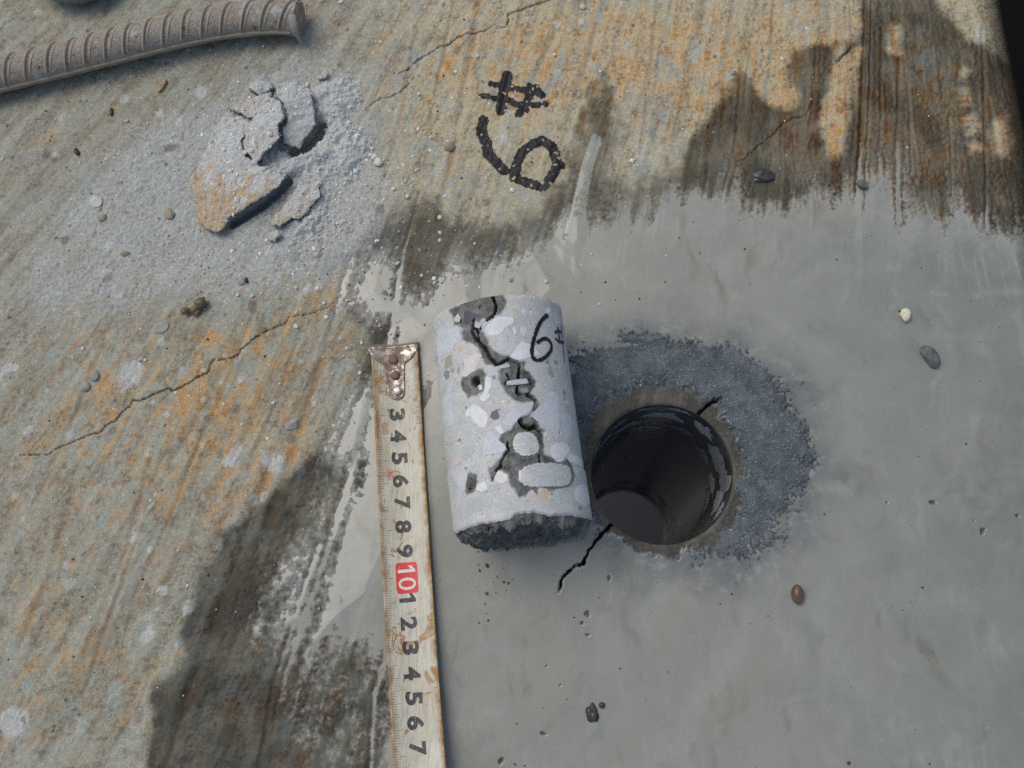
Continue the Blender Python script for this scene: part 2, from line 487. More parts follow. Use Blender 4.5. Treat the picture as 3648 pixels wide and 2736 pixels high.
# small pits and pock marks
for (x, y, r, d_) in ((1258, 10, 14, 1.6), (1020, 140, 0, 0), (130, 1570, 26, 1.0), (150, 1580, 20, .9), (270, 1590, 16, 1.0), (330, 1440, 18, .7), (110, 1250, 14, .8),
                      (975, 312, 20, 1.0), (1640, 375, 20, .5), (290, 1530, 14, .8), (480, 1370, 22, .6), (360, 330, 9, .5), (1880, 620, 8, .4), (600, 1010, 8, .5)):
    if r: hgt -= d_ * .001 * blob(x, y, r)
# cracks run as real clefts
CRL = [(130, 1327), (220, 1330), (330, 1320), (370, 1285), (480, 1245), (520, 1222), (600, 1190), (660, 1178), (680, 1145), (770, 1090), (800, 1050), (850, 1010), (870, 970), (930, 970), (1040, 915),
       (1115, 888), (1125, 910), (1200, 880), (1260, 840), (1300, 815), (1360, 790), (1380, 740), (1400, 705), (1500, 695), (1560, 675), (1575, 640), (1640, 590), (1680, 555), (1740, 515), (1780, 500), (1830, 475), (1870, 470), (1900, 420), (2000, 408), (2140, 370), (2200, 320)]
CRU1 = [(220, 690), (300, 640), (350, 640), (420, 600), (460, 560), (500, 510)]
CRU2 = [(370, 487), (440, 470), (490, 430), (540, 385), (620, 345), (660, 310), (740, 290), (790, 245), (900, 215), (960, 205), (1040, 160)]
CRU3 = [(1080, 180), (1115, 175), (1130, 90), (1230, 60), (1340, 15), (1420, -5), (1500, -60)]
CRR = [(440, 1010), (520, 930), (620, 860), (680, 790), (760, 740), (830, 740), (850, 700), (870, 650)]
CRR2 = [(1030, 390), (1080, 340), (1120, 300)]
CRH1 = [(1207, 1275), (1215, 1248), (1238, 1226), (1262, 1215), (1270, 1192), (1290, 1165), (1318, 1135), (1335, 1118)]
CRH2 = [(1500, 912), (1512, 890), (1524, 880), (1540, 868), (1556, 862)]
jx = .00045 * noise(X / .0022, Y / .0022, 71); jy = .00045 * noise(X / .0022, Y / .0022, 72)
cl = np.zeros_like(X); ch = np.zeros_like(X)
for pts, f, w0, dep in ((CRL, z4, .36, .0060), (CRU1, z2, .35, .004), (CRU2, z2, .40, .0055), (CRU3, z2, .48, .0060), (CRR, z3, .3, .003), (CRR2, z3, .8, .002)):
    p = gpts(pts, 0, f); n_ = len(p)
    wd = [w0 * .001 * (.25 + .95 * math.sin(math.pi * min(1, (k + .6) / n_)) ** .6) for k in range(n_)]
    d = seg_dist(X + jx, Y + jy, p, False, wd)
    m = sst(.00010, -.00016, d); cl = np.maximum(cl, m * dep)
for pts, w0, dep in ((CRH1, .95, .008), (CRH2, 1.0, .006)):
    p = gpts(pts); d = seg_dist(X + 1.3 * jx, Y + 1.3 * jy, p, False, [w0 * .001 * (.35, 1.3, .8, 1.4, .7, 1.2, 1.0, 1.2)[k] for k in range(len(p))])
    m = sst(.00020, -.00030, d); ch = np.maximum(ch, m); cl = np.maximum(cl, m * dep)
_rm = sst(RH + .016, RH + .006, RR); hgt = hgt * (1 - .75 * _rm) + _rm * .00022 * fbm(X / .0032, Y / .0032, 4, 68, .65)
hgt = hgt * (1 - .6 * sst(RH + .003, RH, RR)) - .0004 * sst(RH + .0012, RH, RR)    # the drilled rim is even, its edge slightly broken

for pts, wd, dep in (([(1030, 1090), (930, 1200), (800, 1310), (640, 1410), (500, 1490)], .0022, .006), ([(1340, 560), (1300, 650), (1200, 740), (1090, 800)], .0030, .007), ([(700, 520), (640, 620)], .0008, .003), ([(470, 400), (600, 460)], .0008, .003), ([(905, 270), (890, 340)], .0010, .003)):
    d = seg_dist(X, Y, gpts(pts, 0, z7)); hgt = hgt - dep * sst(wd * 1.25, wd * .5, d)
# slurry level
SLP = [(2400, 560), (2212, 512), (2140, 515), (2110, 490), (2080, 480), (2040, 492), (1990, 482), (1945, 495), (1925, 420), (1900, 398), (1872, 402), (1850, 440), (1800, 436), (1740, 442), (1700, 450), (1650, 456),
       (1610, 466), (1575, 425), (1545, 440), (1500, 432), (1450, 440), (1400, 462), (1350, 482), (1300, 495), (1262, 520), (1254, 500), (1246, 500), (1228, 512), (1200, 540), (1150, 545), (1120, 575),
       (1080, 590), (1040, 600), (992, 578), (975, 602), (930, 635), (905, 655), (880, 642), (862, 600), (850, 640), (838, 600), (828, 556), (812, 560), (790, 600), (768, 620), (775, 655), (800, 668), (840, 690), (860, 700), (850, 760),
       (905, 780), (905, 860), (840, 880), (800, 880), (785, 960), (770, 1020), (755, 1080), (735, 1130), (728, 1180), (700, 1240), (690, 1320), (660, 1380), (672, 1430), (700, 1400), (730, 1372), (830, 1385), (850, 1390),
       (850, 1659), (900, 1720), (1000, 1760), (1500, 1800), (2500, 1800), (2500, 800)]
SD = sdf(X, Y, gpts(SLP))
STR1 = sdf(X, Y, gpts([(700, 1165), (712, 1180), (690, 1260), (665, 1340), (658, 1385), (648, 1400), (640, 1390), (640, 1360), (610, 1352), (640, 1260), (672, 1200)]))
STR2 = sdf(X, Y, gpts([(760, 890), (790, 850), (800, 900), (785, 960), (758, 1000), (745, 980), (748, 930)]))
STR3 = sdf(X, Y, gpts([(1270, 540), (1256, 450), (1272, 360), (1291, 302), (1284, 298), (1264, 360), (1246, 440), (1226, 530)]))
SD = np.maximum(SD, np.where(STR3 > -.002, STR3 + .0009, -1))
SD = np.maximum(SD, np.maximum(STR1 - .0003, STR2 - .0002))
tooth = .0008 * fbm(X / .008, Y / .008, 3, 33)
shore = sst(.010, .002, abs(SD)); hgt = hgt - .65 * sst(.014, .003, abs(SD)) * (.35 + .65 * ROUGH) * (.00018 * G1 + .00010 * G2)
hgt = hgt + shore * (.00005 * SEL * S2 + .00016 * S1 + .00005 * G1 + .00024 * fbm(X / .0030, Y / .0030, 3, 79, .6))
L = np.clip((SD + tooth) * .060, -.0020, .0011) + .00003 * FB
part = np.clip(1.5 * blob(780, 1530, 130, 150) + blob(660, 1450, 80, 180) + .9 * blob(860, 720, 60, 60), 0, 1)
L = np.maximum(L, -.0020 + part * .00135 + .0002 * F2)
rs = blob(990, 1620, 60, 90) * .0010 + blob(1050, 1230, 26, 60) * .0012 + blob(1150, 1500, 120, 60) * .00035 + blob(1045, 1330, 14, 30) * .0008 + blob(1280, 1545, 16, 22) * .0013 + blob(780, 1030, 14, 60) * .0009
hgt = hgt + rs * (.5 + .9 * fbm(X / .003, Y / .003, 2, 55))
ang_in = .0055 + .0050 * sst(.3, 1.4, PH) * sst(2.9, 2.0, PH) + .0040 * fbm(np.cos(PH) * 3, np.sin(PH) * 3, 3, 61) + .0035 * F2
L = L - .0030 * sst(ang_in, ang_in * .72, RR - RH) - .005 * ch
_rb = np.random.RandomState(77)
for _ in range(120):                                     # grains and high spots that stand out of the slurry
    c = at(_rb.uniform(880, 2212), _rb.uniform(430, 1690))[:2] if _rb.rand() < .7 else at(_rb.normal(1050, 22), _rb.normal(1240, 60))[:2]
    r0 = .0003 + .0007 * _rb.rand() ** 2; m_ = r0 * 3
    j0, j1 = np.searchsorted(ax, (c[0] - m_, c[0] + m_)); i0, i1 = np.searchsorted(ay, (c[1] - m_, c[1] + m_)); sl_ = (slice(i0, i1), slice(j0, j1))
    hgt[sl_] += .0019 * np.exp(-((X[sl_] - c[0]) ** 2 + (Y[sl_] - c[1]) ** 2) / r0 ** 2) * (SD[sl_] > .002) * (1 + .5 * G1[sl_])
tk = L - hgt
film = sst(-.00070, .00010, tk + .00006 * F2)

# cuttings thrown up around the bore
ro = np.interp(PH, np.radians([-180, -150, -120, -90, -60, -30, 0, 25, 45, 70, 90, 115, 140, 160, 180]),
               np.array([230, 215, 205, 215, 260, 318, 338, 360, 365, 335, 325, 345, 380, 310, 230]) * .0002015)
ro = ro + .008 * fbm(X / .016, Y / .016, 4, 62)
edge_soft = np.interp(PH, np.radians([-180, -90, -30, 0, 90, 180]), [.014, .024, .020, .014, .013, .014])
cm = sst(0, 1, (ro - RR) / edge_soft) * sst(.55, 1.15, (RR - RH) / (ang_in * 1.1))
lump = fbm(X / .010, Y / .010, 4, 63)
ZC = np.maximum(L + .0030 * sst(ang_in, ang_in * .72, RR - RH), 0) + (.0019 + .0007 * lump + .00030 * G1 + .0002 * G2) * cm + (.0011 * G1 + .0008 * G2) * cm * (1 - cm) * 4 - .0011 - .005 * ch
ZC += .0010 * (blob(1400, 735, 60, 8) + blob(1790, 855, 30, 10) + blob(1690, 700, 20, 8)) * sst(.3, .6, cm + .5)
ZC -= .0012 * (blob(1330, 745, 60, 7) + blob(1770, 865, 25, 6) + blob(1230, 800, 40, 14))
ZC = np.where(cm > .01, ZC, -.01)

# wet outline
W1 = sdf(X, Y, gpts([(-100, 1600), (0, 1180), (80, 900), (200, 760), (290, 640), (380, 500), (440, 460), (500, 500), (530, 580), (600, 650), (700, 690), (770, 650), (780, 600), (740, 520), (710, 420), (740, 330), (830, 290),
                     (1010, 265), (1150, 250), (1180, 150), (1170, -60), (1640, -60), (1700, 60), (1800, 160), (1850, 230), (1950, 280), (2040, 330), (2120, 400), (2300, 430), (2800, 500), (2800, 1700)], 0, z3))
DRY = [[(1010, 420), (1100, 340), (1180, 300), (1190, 340), (1150, 420), (1140, 560), (1110, 640), (1110, 700), (1090, 800), (1075, 960), (1000, 1000), (930, 800), (940, 640), (990, 560)],
       [(1380, 160), (1420, 160), (1430, 230), (1400, 290), (1430, 340), (1380, 345), (1350, 300), (1370, 240)],
       [(1830, 430), (1860, 440), (1830, 500), (1805, 500)], [(1800, 560), (1840, 560), (1870, 660), (1840, 670)],
       [(1820, 740), (1880, 720), (1930, 790), (1890, 860), (1850, 850)], [(2020, 770), (2090, 720), (2130, 860), (2110, 1000), (2030, 960), (2000, 850)], [(1850, 910), (1890, 880), (1950, 940), (1880, 960)],
       [(1020, 290), (1080, 270), (1090, 330), (1040, 360)]]
for q_ in DRY: W1 = np.minimum(W1, -sdf(X, Y, gpts(q_, 0, z3)))
W2 = sdf(X, Y, gpts([(770, 690), (742, 640), (738, 585), (770, 540), (812, 490), (880, 440), (925, 425), (985, 480), (1090, 490), (1170, 450), (1215, 390), (1245, 300), (1270, 210), (1300, 170), (1330, 200), (1340, 300), (1320, 370), (1380, 400), (1460, 360), (1500, 320), (1560, 800), (1000, 900)]))
W3 = sdf(X, Y, gpts([(900, 700), (800, 690), (790, 745), (775, 790), (762, 850), (700, 960), (640, 1010), (600, 1050), (533, 1113), (470, 1153), (474, 1179), (451, 1212), (421, 1245), (411, 1311), (382, 1363), (395, 1409), (365, 1459), (332, 1475), (319, 1508), (329, 1541), (319, 1607), (310, 1700), (300, 2000), (1000, 2000), (1000, 1200)]))
WD = np.maximum(np.maximum(W1, W3), SD - .004)
WDn = WD + .0010 * F2 + .0006 * G1
wet = sst(-.0022, .0030, WDn + .0008 * S1)
wet2 = sst(-.006, .006, W2 + .004 * F2 + .003 * S1)
wet = np.maximum(wet, .85 * wet2)
wet = np.maximum(wet, sst(-.004, .004, SD + .002 * F2))
wet = np.maximum(wet, (.62 + .25 * sst(-.3, .4, F2)) * sst(.06, .055, RR))
gloss = np.clip(wet * (.45 + .35 * rightw + .3 * sst(0, .004, SD + .006)), 0, 1)
wetdark = wet * (1 - .88 * film) * (.80 + .20 * sst(-.4, .4, F1 + .6 * S1))

# pigment of the slab: grey skin, worn buff, rust stains drawn along the strokes, dust, cement splashes
def col(r, g, b): return srgb(r, g, b)[None, None, :]
def mixc(A, B, t): return A + (B - A) * t[..., None]
upper = sst(at(0, 700)[1], at(0, 300)[1], Y) * sst(at(650, 0)[0], at(1000, 0)[0], X)
tint = np.broadcast_to(col(151, 150, 137), X.shape + (3,)).copy()
tint = mixc(tint, col(152, 156, 146), sst(.05, .4, -ANI + .3 * F1) * .8)
tint = mixc(tint, col(138, 131, 115), ROUGH * .45)
tint = mixc(tint, col(194, 180, 148), upper * .52 * sst(-.5, .3, FB + .6))
rw = np.clip(.95 * blob(1150, 130, 380, 220) + .9 * blob(1700, 150, 420, 220) + .60 * blob(330, 800, 330, 240) + .55 * blob(560, 900, 220, 260) + .42 * blob(140, 1080, 220, 330) + .30 * blob(130, 270, 250, 180)
             + .55 * blob(720, 620, 160, 150) + .8 * blob(2000, 300, 300, 260) + .5 * blob(400, 60, 300, 60) + .5 * blob(60, 1500, 200, 200) + .6 * blob(640, 1500, 200, 200) + .12 * blob(300, 1250, 330, 330) + .25 * blob(480, 1050, 200, 200), 0, 1)
rn = .8 * fbm(THj / .0032, RA / .012, 4, 21, .6) + .5 * fbm(X / .012, Y / .012, 4, 22, .6) + .35 * S1 + .45 * G1
rust = sst(.32, .95, rn + .95 * rw - .28) * np.clip(rw * 1.25, 0, 1)
tint = mixc(tint, col(188, 150, 96), rust * .62)
big = sst(.12, .65, fbm(THj / .013, RA / .030, 4, 27, .6) + .25 * G1 + .2 * F2) * np.clip(rw * 1.2, 0, 1)
tint = mixc(tint, col(188, 142, 82), big * .62)
rust2 = sst(.75, 1.25, rn + .8 * rw - .15 + .4 * F2) * np.clip(rw * 1.2, 0, 1)
tint = mixc(tint, col(174, 120, 62), rust2 * .48)
redw = blob(2000, 330, 240, 200) + .6 * blob(1750, 330, 160, 120) + .5 * blob(850, 560, 110, 90) + .8 * blob(660, 1500, 60, 60) + .6 * blob(830, 1530, 60, 100)
tint = mixc(tint, col(176, 100, 58), np.clip(redw, 0, 1) * sst(.1, .7, S2 + .5 * F2 + .3 * S1) * .8)
gs = sst(.2, .6, fbm(THj / .007, RA / .022, 4, 41, .6) + .2 * streak(.003, .1, 2, 43))                   # grey bleached strokes
tint = mixc(tint, col(144, 150, 144), gs * (.40 + .2 * upper))
tint = mixc(tint, col(108, 98, 80), sst(.05, .6, streak(.0042, .20, 2, 88) + .3 * S2 + .35 * F2 + .3 * F1) * .30)
tint = mixc(tint, col(150, 112, 66), GRV * sst(-.5, .5, F1 + .5 * F2 + .1) * .42)
tint = mixc(tint, col(170, 170, 160), sst(.15, .7, streak(.0050, .18, 2, 89) + .3 * S2) * .32)
tint = mixc(tint, col(92, 90, 84), sst(.35, .9, S2 - .4 * hgt / .0003 * .3 + .4 * G1) * .28)
du = np.clip(1.3 * blob(620, 340, 220, 210) + .85 * blob(330, 420, 260, 200) + .55 * blob(160, 620, 260, 160) + .7 * blob(740, 480, 130, 120) + .5 * blob(560, 560, 200, 120) + .35 * blob(680, 160, 160, 80), 0, 1)
dust = sst(.15, 1.0, du + .35 * F1 + .30 * G1 + .2 * F2) * np.clip(du * 1.6, 0, 1)
dust = dust * (.72 + .28 * sst(-.4, .4, F2 + .8 * G1)); hgt = hgt + dust * (.00016 * G1 + .00010 * G2 + .00008 * F2)
tint = mixc(tint, col(170, 174, 173), dust * .8)
tint = mixc(tint, col(176, 178, 178), dust * sst(.35, .7, G2) * .5)
tint = mixc(tint, col(112, 112, 108), dust * sst(.3, .7, -G1) * .5)
dk = sst(.25, .75, .8 * G1 + .5 * F2 + .3 * ROUGH - .1)
tint = mixc(tint, col(104, 98, 86), dk * (.30 + .25 * ROUGH) * (1 - dust))
whit = [(285, 808, 26, 42, .4), (22, 795, 20, 12, 0), (505, 985, 13, 30, .5), (270, 215, 12, 14, 0), (500, 1000, 20, 10, 0), (345, 245, 10, 10, 0), (435, 200, 14, 16, 0), (665, 624, 9, 13, .3), (533, 632, 8, 12, .3), (350, 740, 8, 8, 0), (330, 870, 10, 5, 0),
        (440, 800, 9, 5, 0), (650, 1020, 12, 16, .5), (320, 1370, 14, 20, .5), (350, 1275, 12, 10, 0), (690, 620, 8, 7, 0), (395, 798, 6, 5, 0), (60, 930, 10, 14, .4), (520, 820, 7, 10, 0), (590, 1000, 30, 22, .6), (410, 1310, 12, 22, .5), (290, 1160, 8, 14, .4), (25, 1560, 40, 30, 0), (870, 1000, 0, 0, 0), (1090, 300, 10, 12, 0), (1205, 53, 10, 8, 0)]
for (x, y, sx, sy, a) in whit:
    if not sx: continue
    c = at(x, y)[:2]; dx = (X - c[0]) / .0002015; dy = (Y - c[1]) / .0002015
    u = dx * math.cos(a) - dy * math.sin(a); v = dx * math.sin(a) + dy * math.cos(a)
    m = sst(1.15, .75, np.hypot(u / sx, v / sy) + .28 * F2 + .2 * G1)
    tint = mixc(tint, col(178, 181, 182), m * .8); hgt = hgt + m * .00008
_rs = np.random.RandomState(31)


def spots(n, rmin, rmax, colr, amt, dh, xr, yr, el=1.7, wob=.25):
    global hgt
    for _ in range(n):
        c = at(_rs.uniform(*xr), _rs.uniform(*yr))[:2]; r0 = rmin + (rmax - rmin) * _rs.rand() ** 2.2; m_ = r0 * el * 1.3
        j0, j1 = np.searchsorted(ax, (c[0] - m_, c[0] + m_)); i0, i1 = np.searchsorted(ay, (c[1] - m_, c[1] + m_))
        if i1 - i0 < 2 or j1 - j0 < 2: continue
        sl_ = (slice(i0, i1), slice(j0, j1)); a = math.atan2(c[0] - P0[0], P0[1] - c[1]) + _rs.normal() * .35
        dx = X[sl_] - c[0]; dy = Y[sl_] - c[1]; u = (dx * math.cos(a) + dy * math.sin(a)) / r0; v = (-dx * math.sin(a) + dy * math.cos(a)) / (r0 * _rs.uniform(1, el))
        m = sst(1.1, .7, np.sqrt(u * u + v * v) + wob * F2[sl_] + .2 * G1[sl_])
        if colr is not None:
            k = np.array(colr) * (.86 + .28 * _rs.rand()); tint[sl_] = tint[sl_] + (k - tint[sl_]) * (m * amt * _rs.uniform(.5, 1))[..., None]
        hgt[sl_] += m * dh


spots(420, .0007, .0040, srgb(146, 152, 147), .85, .00006, (-30, 1500), (-30, 1690), 2.2)
spots(260, .0005, .0022, srgb(178, 180, 176), .8, .00008, (-30, 1300), (-30, 1400), 1.5)
spots(300, .0005, .0024, srgb(104, 100, 90), .7, -.00012, (-30, 1500), (-30, 1690), 1.8)
spots(150, .0005, .0016, srgb(160, 116, 66), .5, 0, (-30, 900), (500, 1690), 3.2)
spots(200, .0006, .0032, srgb(160, 164, 158), .8, .00005, (900, 2212), (-30, 430), 2.4)
spots(170, .0004, .0009, srgb(70, 66, 58), .8, -.0005, (-30, 2212), (-30, 1690), 1.2)
tint = mixc(tint, col(134, 131, 120), .75 * sst(.012, .003, RR - RH))      # bare washed concrete at the rim
tint = mixc(tint, col(158, 130, 88), .2 * sst(.011, .003, RR - RH) * sst(0, .7, F2 + .3))
_rz = sst(.016, .004, RR - RH); tint = mixc(tint, col(150, 153, 152), _rz * sst(-.1, .45, F2 + .5 * G1) * .7); tint = mixc(tint, col(88, 86, 80), _rz * sst(.1, .6, -G1 + .4 * F2) * .5)
tint = mixc(tint, col(146, 149, 146), film * .85)
_wf = (1 - .5 * dust)[..., None]; tint = np.clip(tint * (1 + (np.array([1.01, 1.01, .955]) - 1) * _wf), 0.01, 1)

Z = hgt - cl
far = np.maximum(np.maximum(ax[None, :] - .24, -.31 - ax[None, :]), np.maximum(ay[:, None] - .32, -.1 - ay[:, None]))
keep = ~(inside_hole[:-1, :-1] | inside_hole[1:, 1:] | inside_hole[:-1, 1:] | inside_hole[1:, :-1])
ground = sheet('ground', X, Y, Z, keep, MG, None, {'tint': tint, 'wet': wetdark, 'gloss': np.maximum(gloss, .8 * film)})
tag(ground, kind='structure')

# marker writing on the slab: ragged ink lying on the relief
ink = np.full(X.shape, 1e9)
INK = [([(1120, 495), (1105, 560), (1085, 650), (1075, 725)], 62), ([(1015, 555), (1080, 560), (1160, 580), (1255, 598)], 34), ([(1305, 575), (1270, 620), (1240, 680), (1195, 750)], 42), ([(1262, 560), (1250, 640), (1250, 730)], 22),
       ([(1310, 590), (1345, 625)], 44), ([(950, 630), (1000, 637)], 26), ([(1035, 645), (1130, 658), (1180, 690), (1290, 692), (1370, 685)], 32),
       ([(962, 790), (945, 850), (960, 900), (985, 940), (990, 1010), (1045, 1065), (1095, 1120)], 60),
       ([(1165, 1165), (1180, 1080), (1215, 1000), (1290, 945), (1350, 925), (1410, 960), (1435, 1020), (1445, 1090), (1405, 1170), (1355, 1228), (1260, 1205), (1165, 1165)], 56), ([(1440, 1070), (1480, 1085)], 40)]
for pts, wd in INK:
    p = gpts(pts, 0, z2); ink = np.minimum(ink, seg_dist(X, Y, p) - wd * .329 * .0002015 * .5)
ink = ink - .0008 + .00040 * fbm(X / .0013, Y / .0013, 2, 81)
hole_ink = (-1.0 * G1 + .7 * fbm(X / .005, Y / .005, 2, 83)) > .80
im = (ink < 0) & ~hole_ink
ki = im[:-1, :-1] & im[1:, 1:] & im[:-1, 1:] & im[1:, :-1]
t = NT('black_marker'); MINK = t.done(t.mix(t.ramp(t.noise(500, 3), .45, .7, 0, .5), srgb(14, 12, 17), srgb(34, 28, 30)), t.ramp(t.noise(700, 2), .3, .7, .4, .7), .35)
mk = sheet('marker_writing', X, Y, Z + .00010, ki, MINK, ground)
mk['label'] = 'black marker number sign and 6 written on the slab'

# slurry sheet and cuttings
stint = np.broadcast_to(col(140, 142, 137), X.shape + (3,)).copy()
stint = mixc(stint, col(118, 127, 124), sst(at(1500, 0)[0], at(2250, 0)[0], X) * .75)  # greener toward the right; the lens's edge darkening is put into the tint too
stint = mixc(stint, col(150, 151, 147), sst(.0012, .0001, tk) * .6)
flow = fbm(X / .010 + .8 * fbm(X / .02, Y / .02, 2, 51), Y / .045, 3, 52)
stint = mixc(stint, col(150, 152, 150), sst(.25, .7, flow) * .45)
stint = mixc(stint, col(112, 116, 116), sst(.3, .8, -flow + .3 * F1) * .35)
stint = mixc(stint, col(94, 101, 107), sst(0, 1, (ro + .012 - RR) / .026) * .9 * sst(-.7, .4, F2 + .6 * G1 + .3))
stint = mixc(stint, col(108, 112, 110), np.clip(blob(1830, 1040, 50, 40) + .8 * blob(2120, 1060, 90, 60), 0, 1) * sst(-.3, .4, F2 + F1) * .7)
feath = sst(.045, .0, SD) * sst(.15, .7, streak(.0026, .09, 3, 93) + .3 * F1); stint = mixc(stint, col(166, 168, 166), feath * .5 * sst(-.4, .3, F1))
stint = mixc(stint, col(158, 160, 158), sst(.3, .8, fbm(X / .012 + 1.2 * F1, Y / .012, 4, 94, .6)) * .6 * sst(.10, .0, SD))
stint = mixc(stint, col(118, 114, 104), sst(.25, .8, fbm(X / .016 + 1.0 * FB, Y / .030, 4, 95, .6)) * .6)
stint = stint * np.array([1.02, 1.025, .955])
sk = (tk > -.0035) & (SD > -.03)
sk &= ~inside_hole & (RR > RH + .0006)
ks = sk[:-1, :-1] & sk[1:, 1:] & sk[:-1, 1:] & sk[1:, :-1]
slurry = sheet('slurry_puddle', X, Y, L + .000012 * flow, ks, MSL, None, {'tint': stint})
tag(slurry, kind='structure')
kk = (cm > .02) & (ZC > np.maximum(L, Z) - .0006) & (RR > RH + .0015)
kc = kk[:-1, :-1] & kk[1:, 1:] & kk[:-1, 1:] & kk[1:, :-1]
cut = sheet('drill_cuttings', X, Y, ZC, kc, MCUT)
tag(cut, 'dark blue-grey wet drill cuttings ringed around the bored hole', 'cuttings', kind='stuff')


_heap = []


def ground_z(x, y):
    i = min(max(int(np.searchsorted(ay, y)), 0), len(ay) - 1); j = min(max(int(np.searchsorted(ax, x)), 0), len(ax) - 1)
    g_ = float(max(Z[i, j], L[i, j] if sk[i, j] else -1, ZC[i, j] if kk[i, j] else -1))
    for (gx_, gy_, gz_) in _heap:
        i = int((y - gy_[0]) / (gy_[1] - gy_[0])); j = int((x - gx_[0]) / (gx_[1] - gx_[0]))
        if 0 <= i < gz_.shape[0] and 0 <= j < gz_.shape[1]: g_ = max(g_, float(gz_[i, j]))
    return g_


# ------------------------------------------------------------------ bored hole
NH = 240; DW = .172
vs = []; fs = []
prof = [(RH + .0002, -.0006), (RH - .0001, -.0014)] + [(RH - .0001, -.004 - .0085 * k) for k in range(19)] + [(RH - .0001, -.19)]
for j, (r_, z_) in enumerate(prof):
    for k in range(NH):
        a = 2 * math.pi * k / NH
        rr_ = r_
        vs.append((HOLE[0] + rr_ * math.cos(a), HOLE[1] + rr_ * math.sin(a), z_))
for j in range(len(prof) - 1):
    for k in range(NH):
        k2 = (k + 1) % NH; fs.append((j * NH + k, (j + 1) * NH + k, (j + 1) * NH + k2, j * NH + k2))
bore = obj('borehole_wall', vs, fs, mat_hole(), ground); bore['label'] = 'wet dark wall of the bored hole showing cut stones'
MBS = [mat_stone('wet_stone_light', (176, 184, 190), .2, .35, 0, 160), mat_stone('wet_stone_mid', (140, 147, 152), .2, .35, 0, 160)]
for k, (an, zz, hw, hh) in enumerate(((100, -7, 4, 2.6), (72, -6, 5, 2.4), (84, -22, 9.5, 7), (124, -16, 5, 5), (141, -30, 6, 6), (112, -38, 8, 6), (47, -16, 5, 8), (20, -30, 6.5, 15), (1, -24, 6, 17), (-16, -36, 6, 14), (33, -58, 5, 10), (62, -44, 6, 6), (6, -62, 5, 10), (156, -12, 4, 6), (-30, -16, 4, 9), (92, -56, 7, 6), (130, -52, 6, 7), (-5, -84, 6, 8), (170, -26, 3, 8))):
    n_ = 18; V = []; F = []; rr2 = np.random.RandomState(k); wob = 1 + .22 * rr2.normal(size=n_)
    for q_, dr in ((1.0, -.00025), (.72, -.00030), (.42, -.00030), (.15, -.00030)):
        for j in range(n_):
            th = 2 * math.pi * j / n_; a = math.radians(an) + q_ * wob[j] * hw * .001 * math.cos(th) / RH; z_ = zz * .001 + q_ * wob[j] * hh * .001 * math.sin(th)
            V.append((HOLE[0] + (RH + dr) * math.cos(a), HOLE[1] + (RH + dr) * math.sin(a), min(z_, -.0016)))
    for i in range(3):
        for j in range(n_): F.append((i * n_ + j, i * n_ + (j + 1) % n_, (i + 1) * n_ + (j + 1) % n_, (i + 1) * n_ + j))
    F.append(tuple(range(3 * n_, 4 * n_)))
    obj('cut_stone', V, F, MBS[rr2.rand() < .4], bore)
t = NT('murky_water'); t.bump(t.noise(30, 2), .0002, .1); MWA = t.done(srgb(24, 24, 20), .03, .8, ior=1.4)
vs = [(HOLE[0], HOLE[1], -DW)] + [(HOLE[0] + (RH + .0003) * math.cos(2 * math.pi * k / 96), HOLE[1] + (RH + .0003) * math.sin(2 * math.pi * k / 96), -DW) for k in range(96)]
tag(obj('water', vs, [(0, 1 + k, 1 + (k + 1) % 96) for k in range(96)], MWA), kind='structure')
#@@PART2@@
# ------------------------------------------------------------------ concrete core lying beside the hole
RC = 0.02705; CA = -0.1243; SLY = .0007
A0 = np.array([-0.02519, 0.07080, RC + SLY]); DV = np.array([math.sin(CA), math.cos(CA), 0.0]); SV = np.array([math.cos(CA), -math.sin(CA), 0.0]); ZV = np.array([0, 0, 1.0])
EYE = np.array([0, 0, HC])


def cyl(px, py):                                        # where the sight line meets the cut surface: (arc length, length along the core)
    d = ray(px, py); d /= np.linalg.norm(d); o = EYE - A0
    o2 = o - (o @ DV) * DV; d2 = d - (d @ DV) * DV
    a = d2 @ d2; b = o2 @ d2; c = o2 @ o2 - RC * RC; q = b * b - a * c
    t = (-b - math.sqrt(max(q, 0))) / a
    p = o + t * d; s = p @ DV
    return math.atan2(p @ SV, p[2]) * RC, s


def r1(x, y): return (1500 + .31645 * x, 1000 + .31645 * y)
def r2(x, y): return (1500 + .31645 * x, 1450 + .31645 * y)
def cpoly(pts, f): return np.array([cyl(*f(*p)) for p in pts])


_top = np.array([cyl(*p) for p in ((1600, 1097), (1660, 1070), (1753, 1050), (1830, 1042), (1900, 1046), (1950, 1060))])
STOP = float(np.median(_top[:, 1]))
_bot = cpoly([(480, 1385), (560, 1345), (690, 1310), (790, 1305), (900, 1290), (1000, 1270), (1050, 1225), (1100, 1200), (1200, 1188), (1280, 1180), (1340, 1205), (1400, 1215), (1460, 1250), (1520, 1225), (1570, 1215), (1640, 1228), (1700, 1220), (1780, 1240), (1840, 1250)], r2)
_step = cpoly([(420, 700), (700, 590), (900, 545), (1300, 540), (1640, 600), (1750, 690)], r2)
SB0 = float(_bot[:, 1].mean())


def s_bot(u):
    b = np.interp(u, _bot[:, 0], _bot[:, 1])
    und = sst(.036, .075, abs(u))
    return b * (1 - und) + (SB0 - .0045) * und + .0005 * fbm(u / .004, u * 0 + 3.1, 3, 5)


def core_rad(u, s):
    st = np.interp(u, _step[:, 0], _step[:, 1])
    return RC + .0005 * sst(.0004, -.0004, s - st) + .00003 * np.sin(s / .0011 + u * 3)


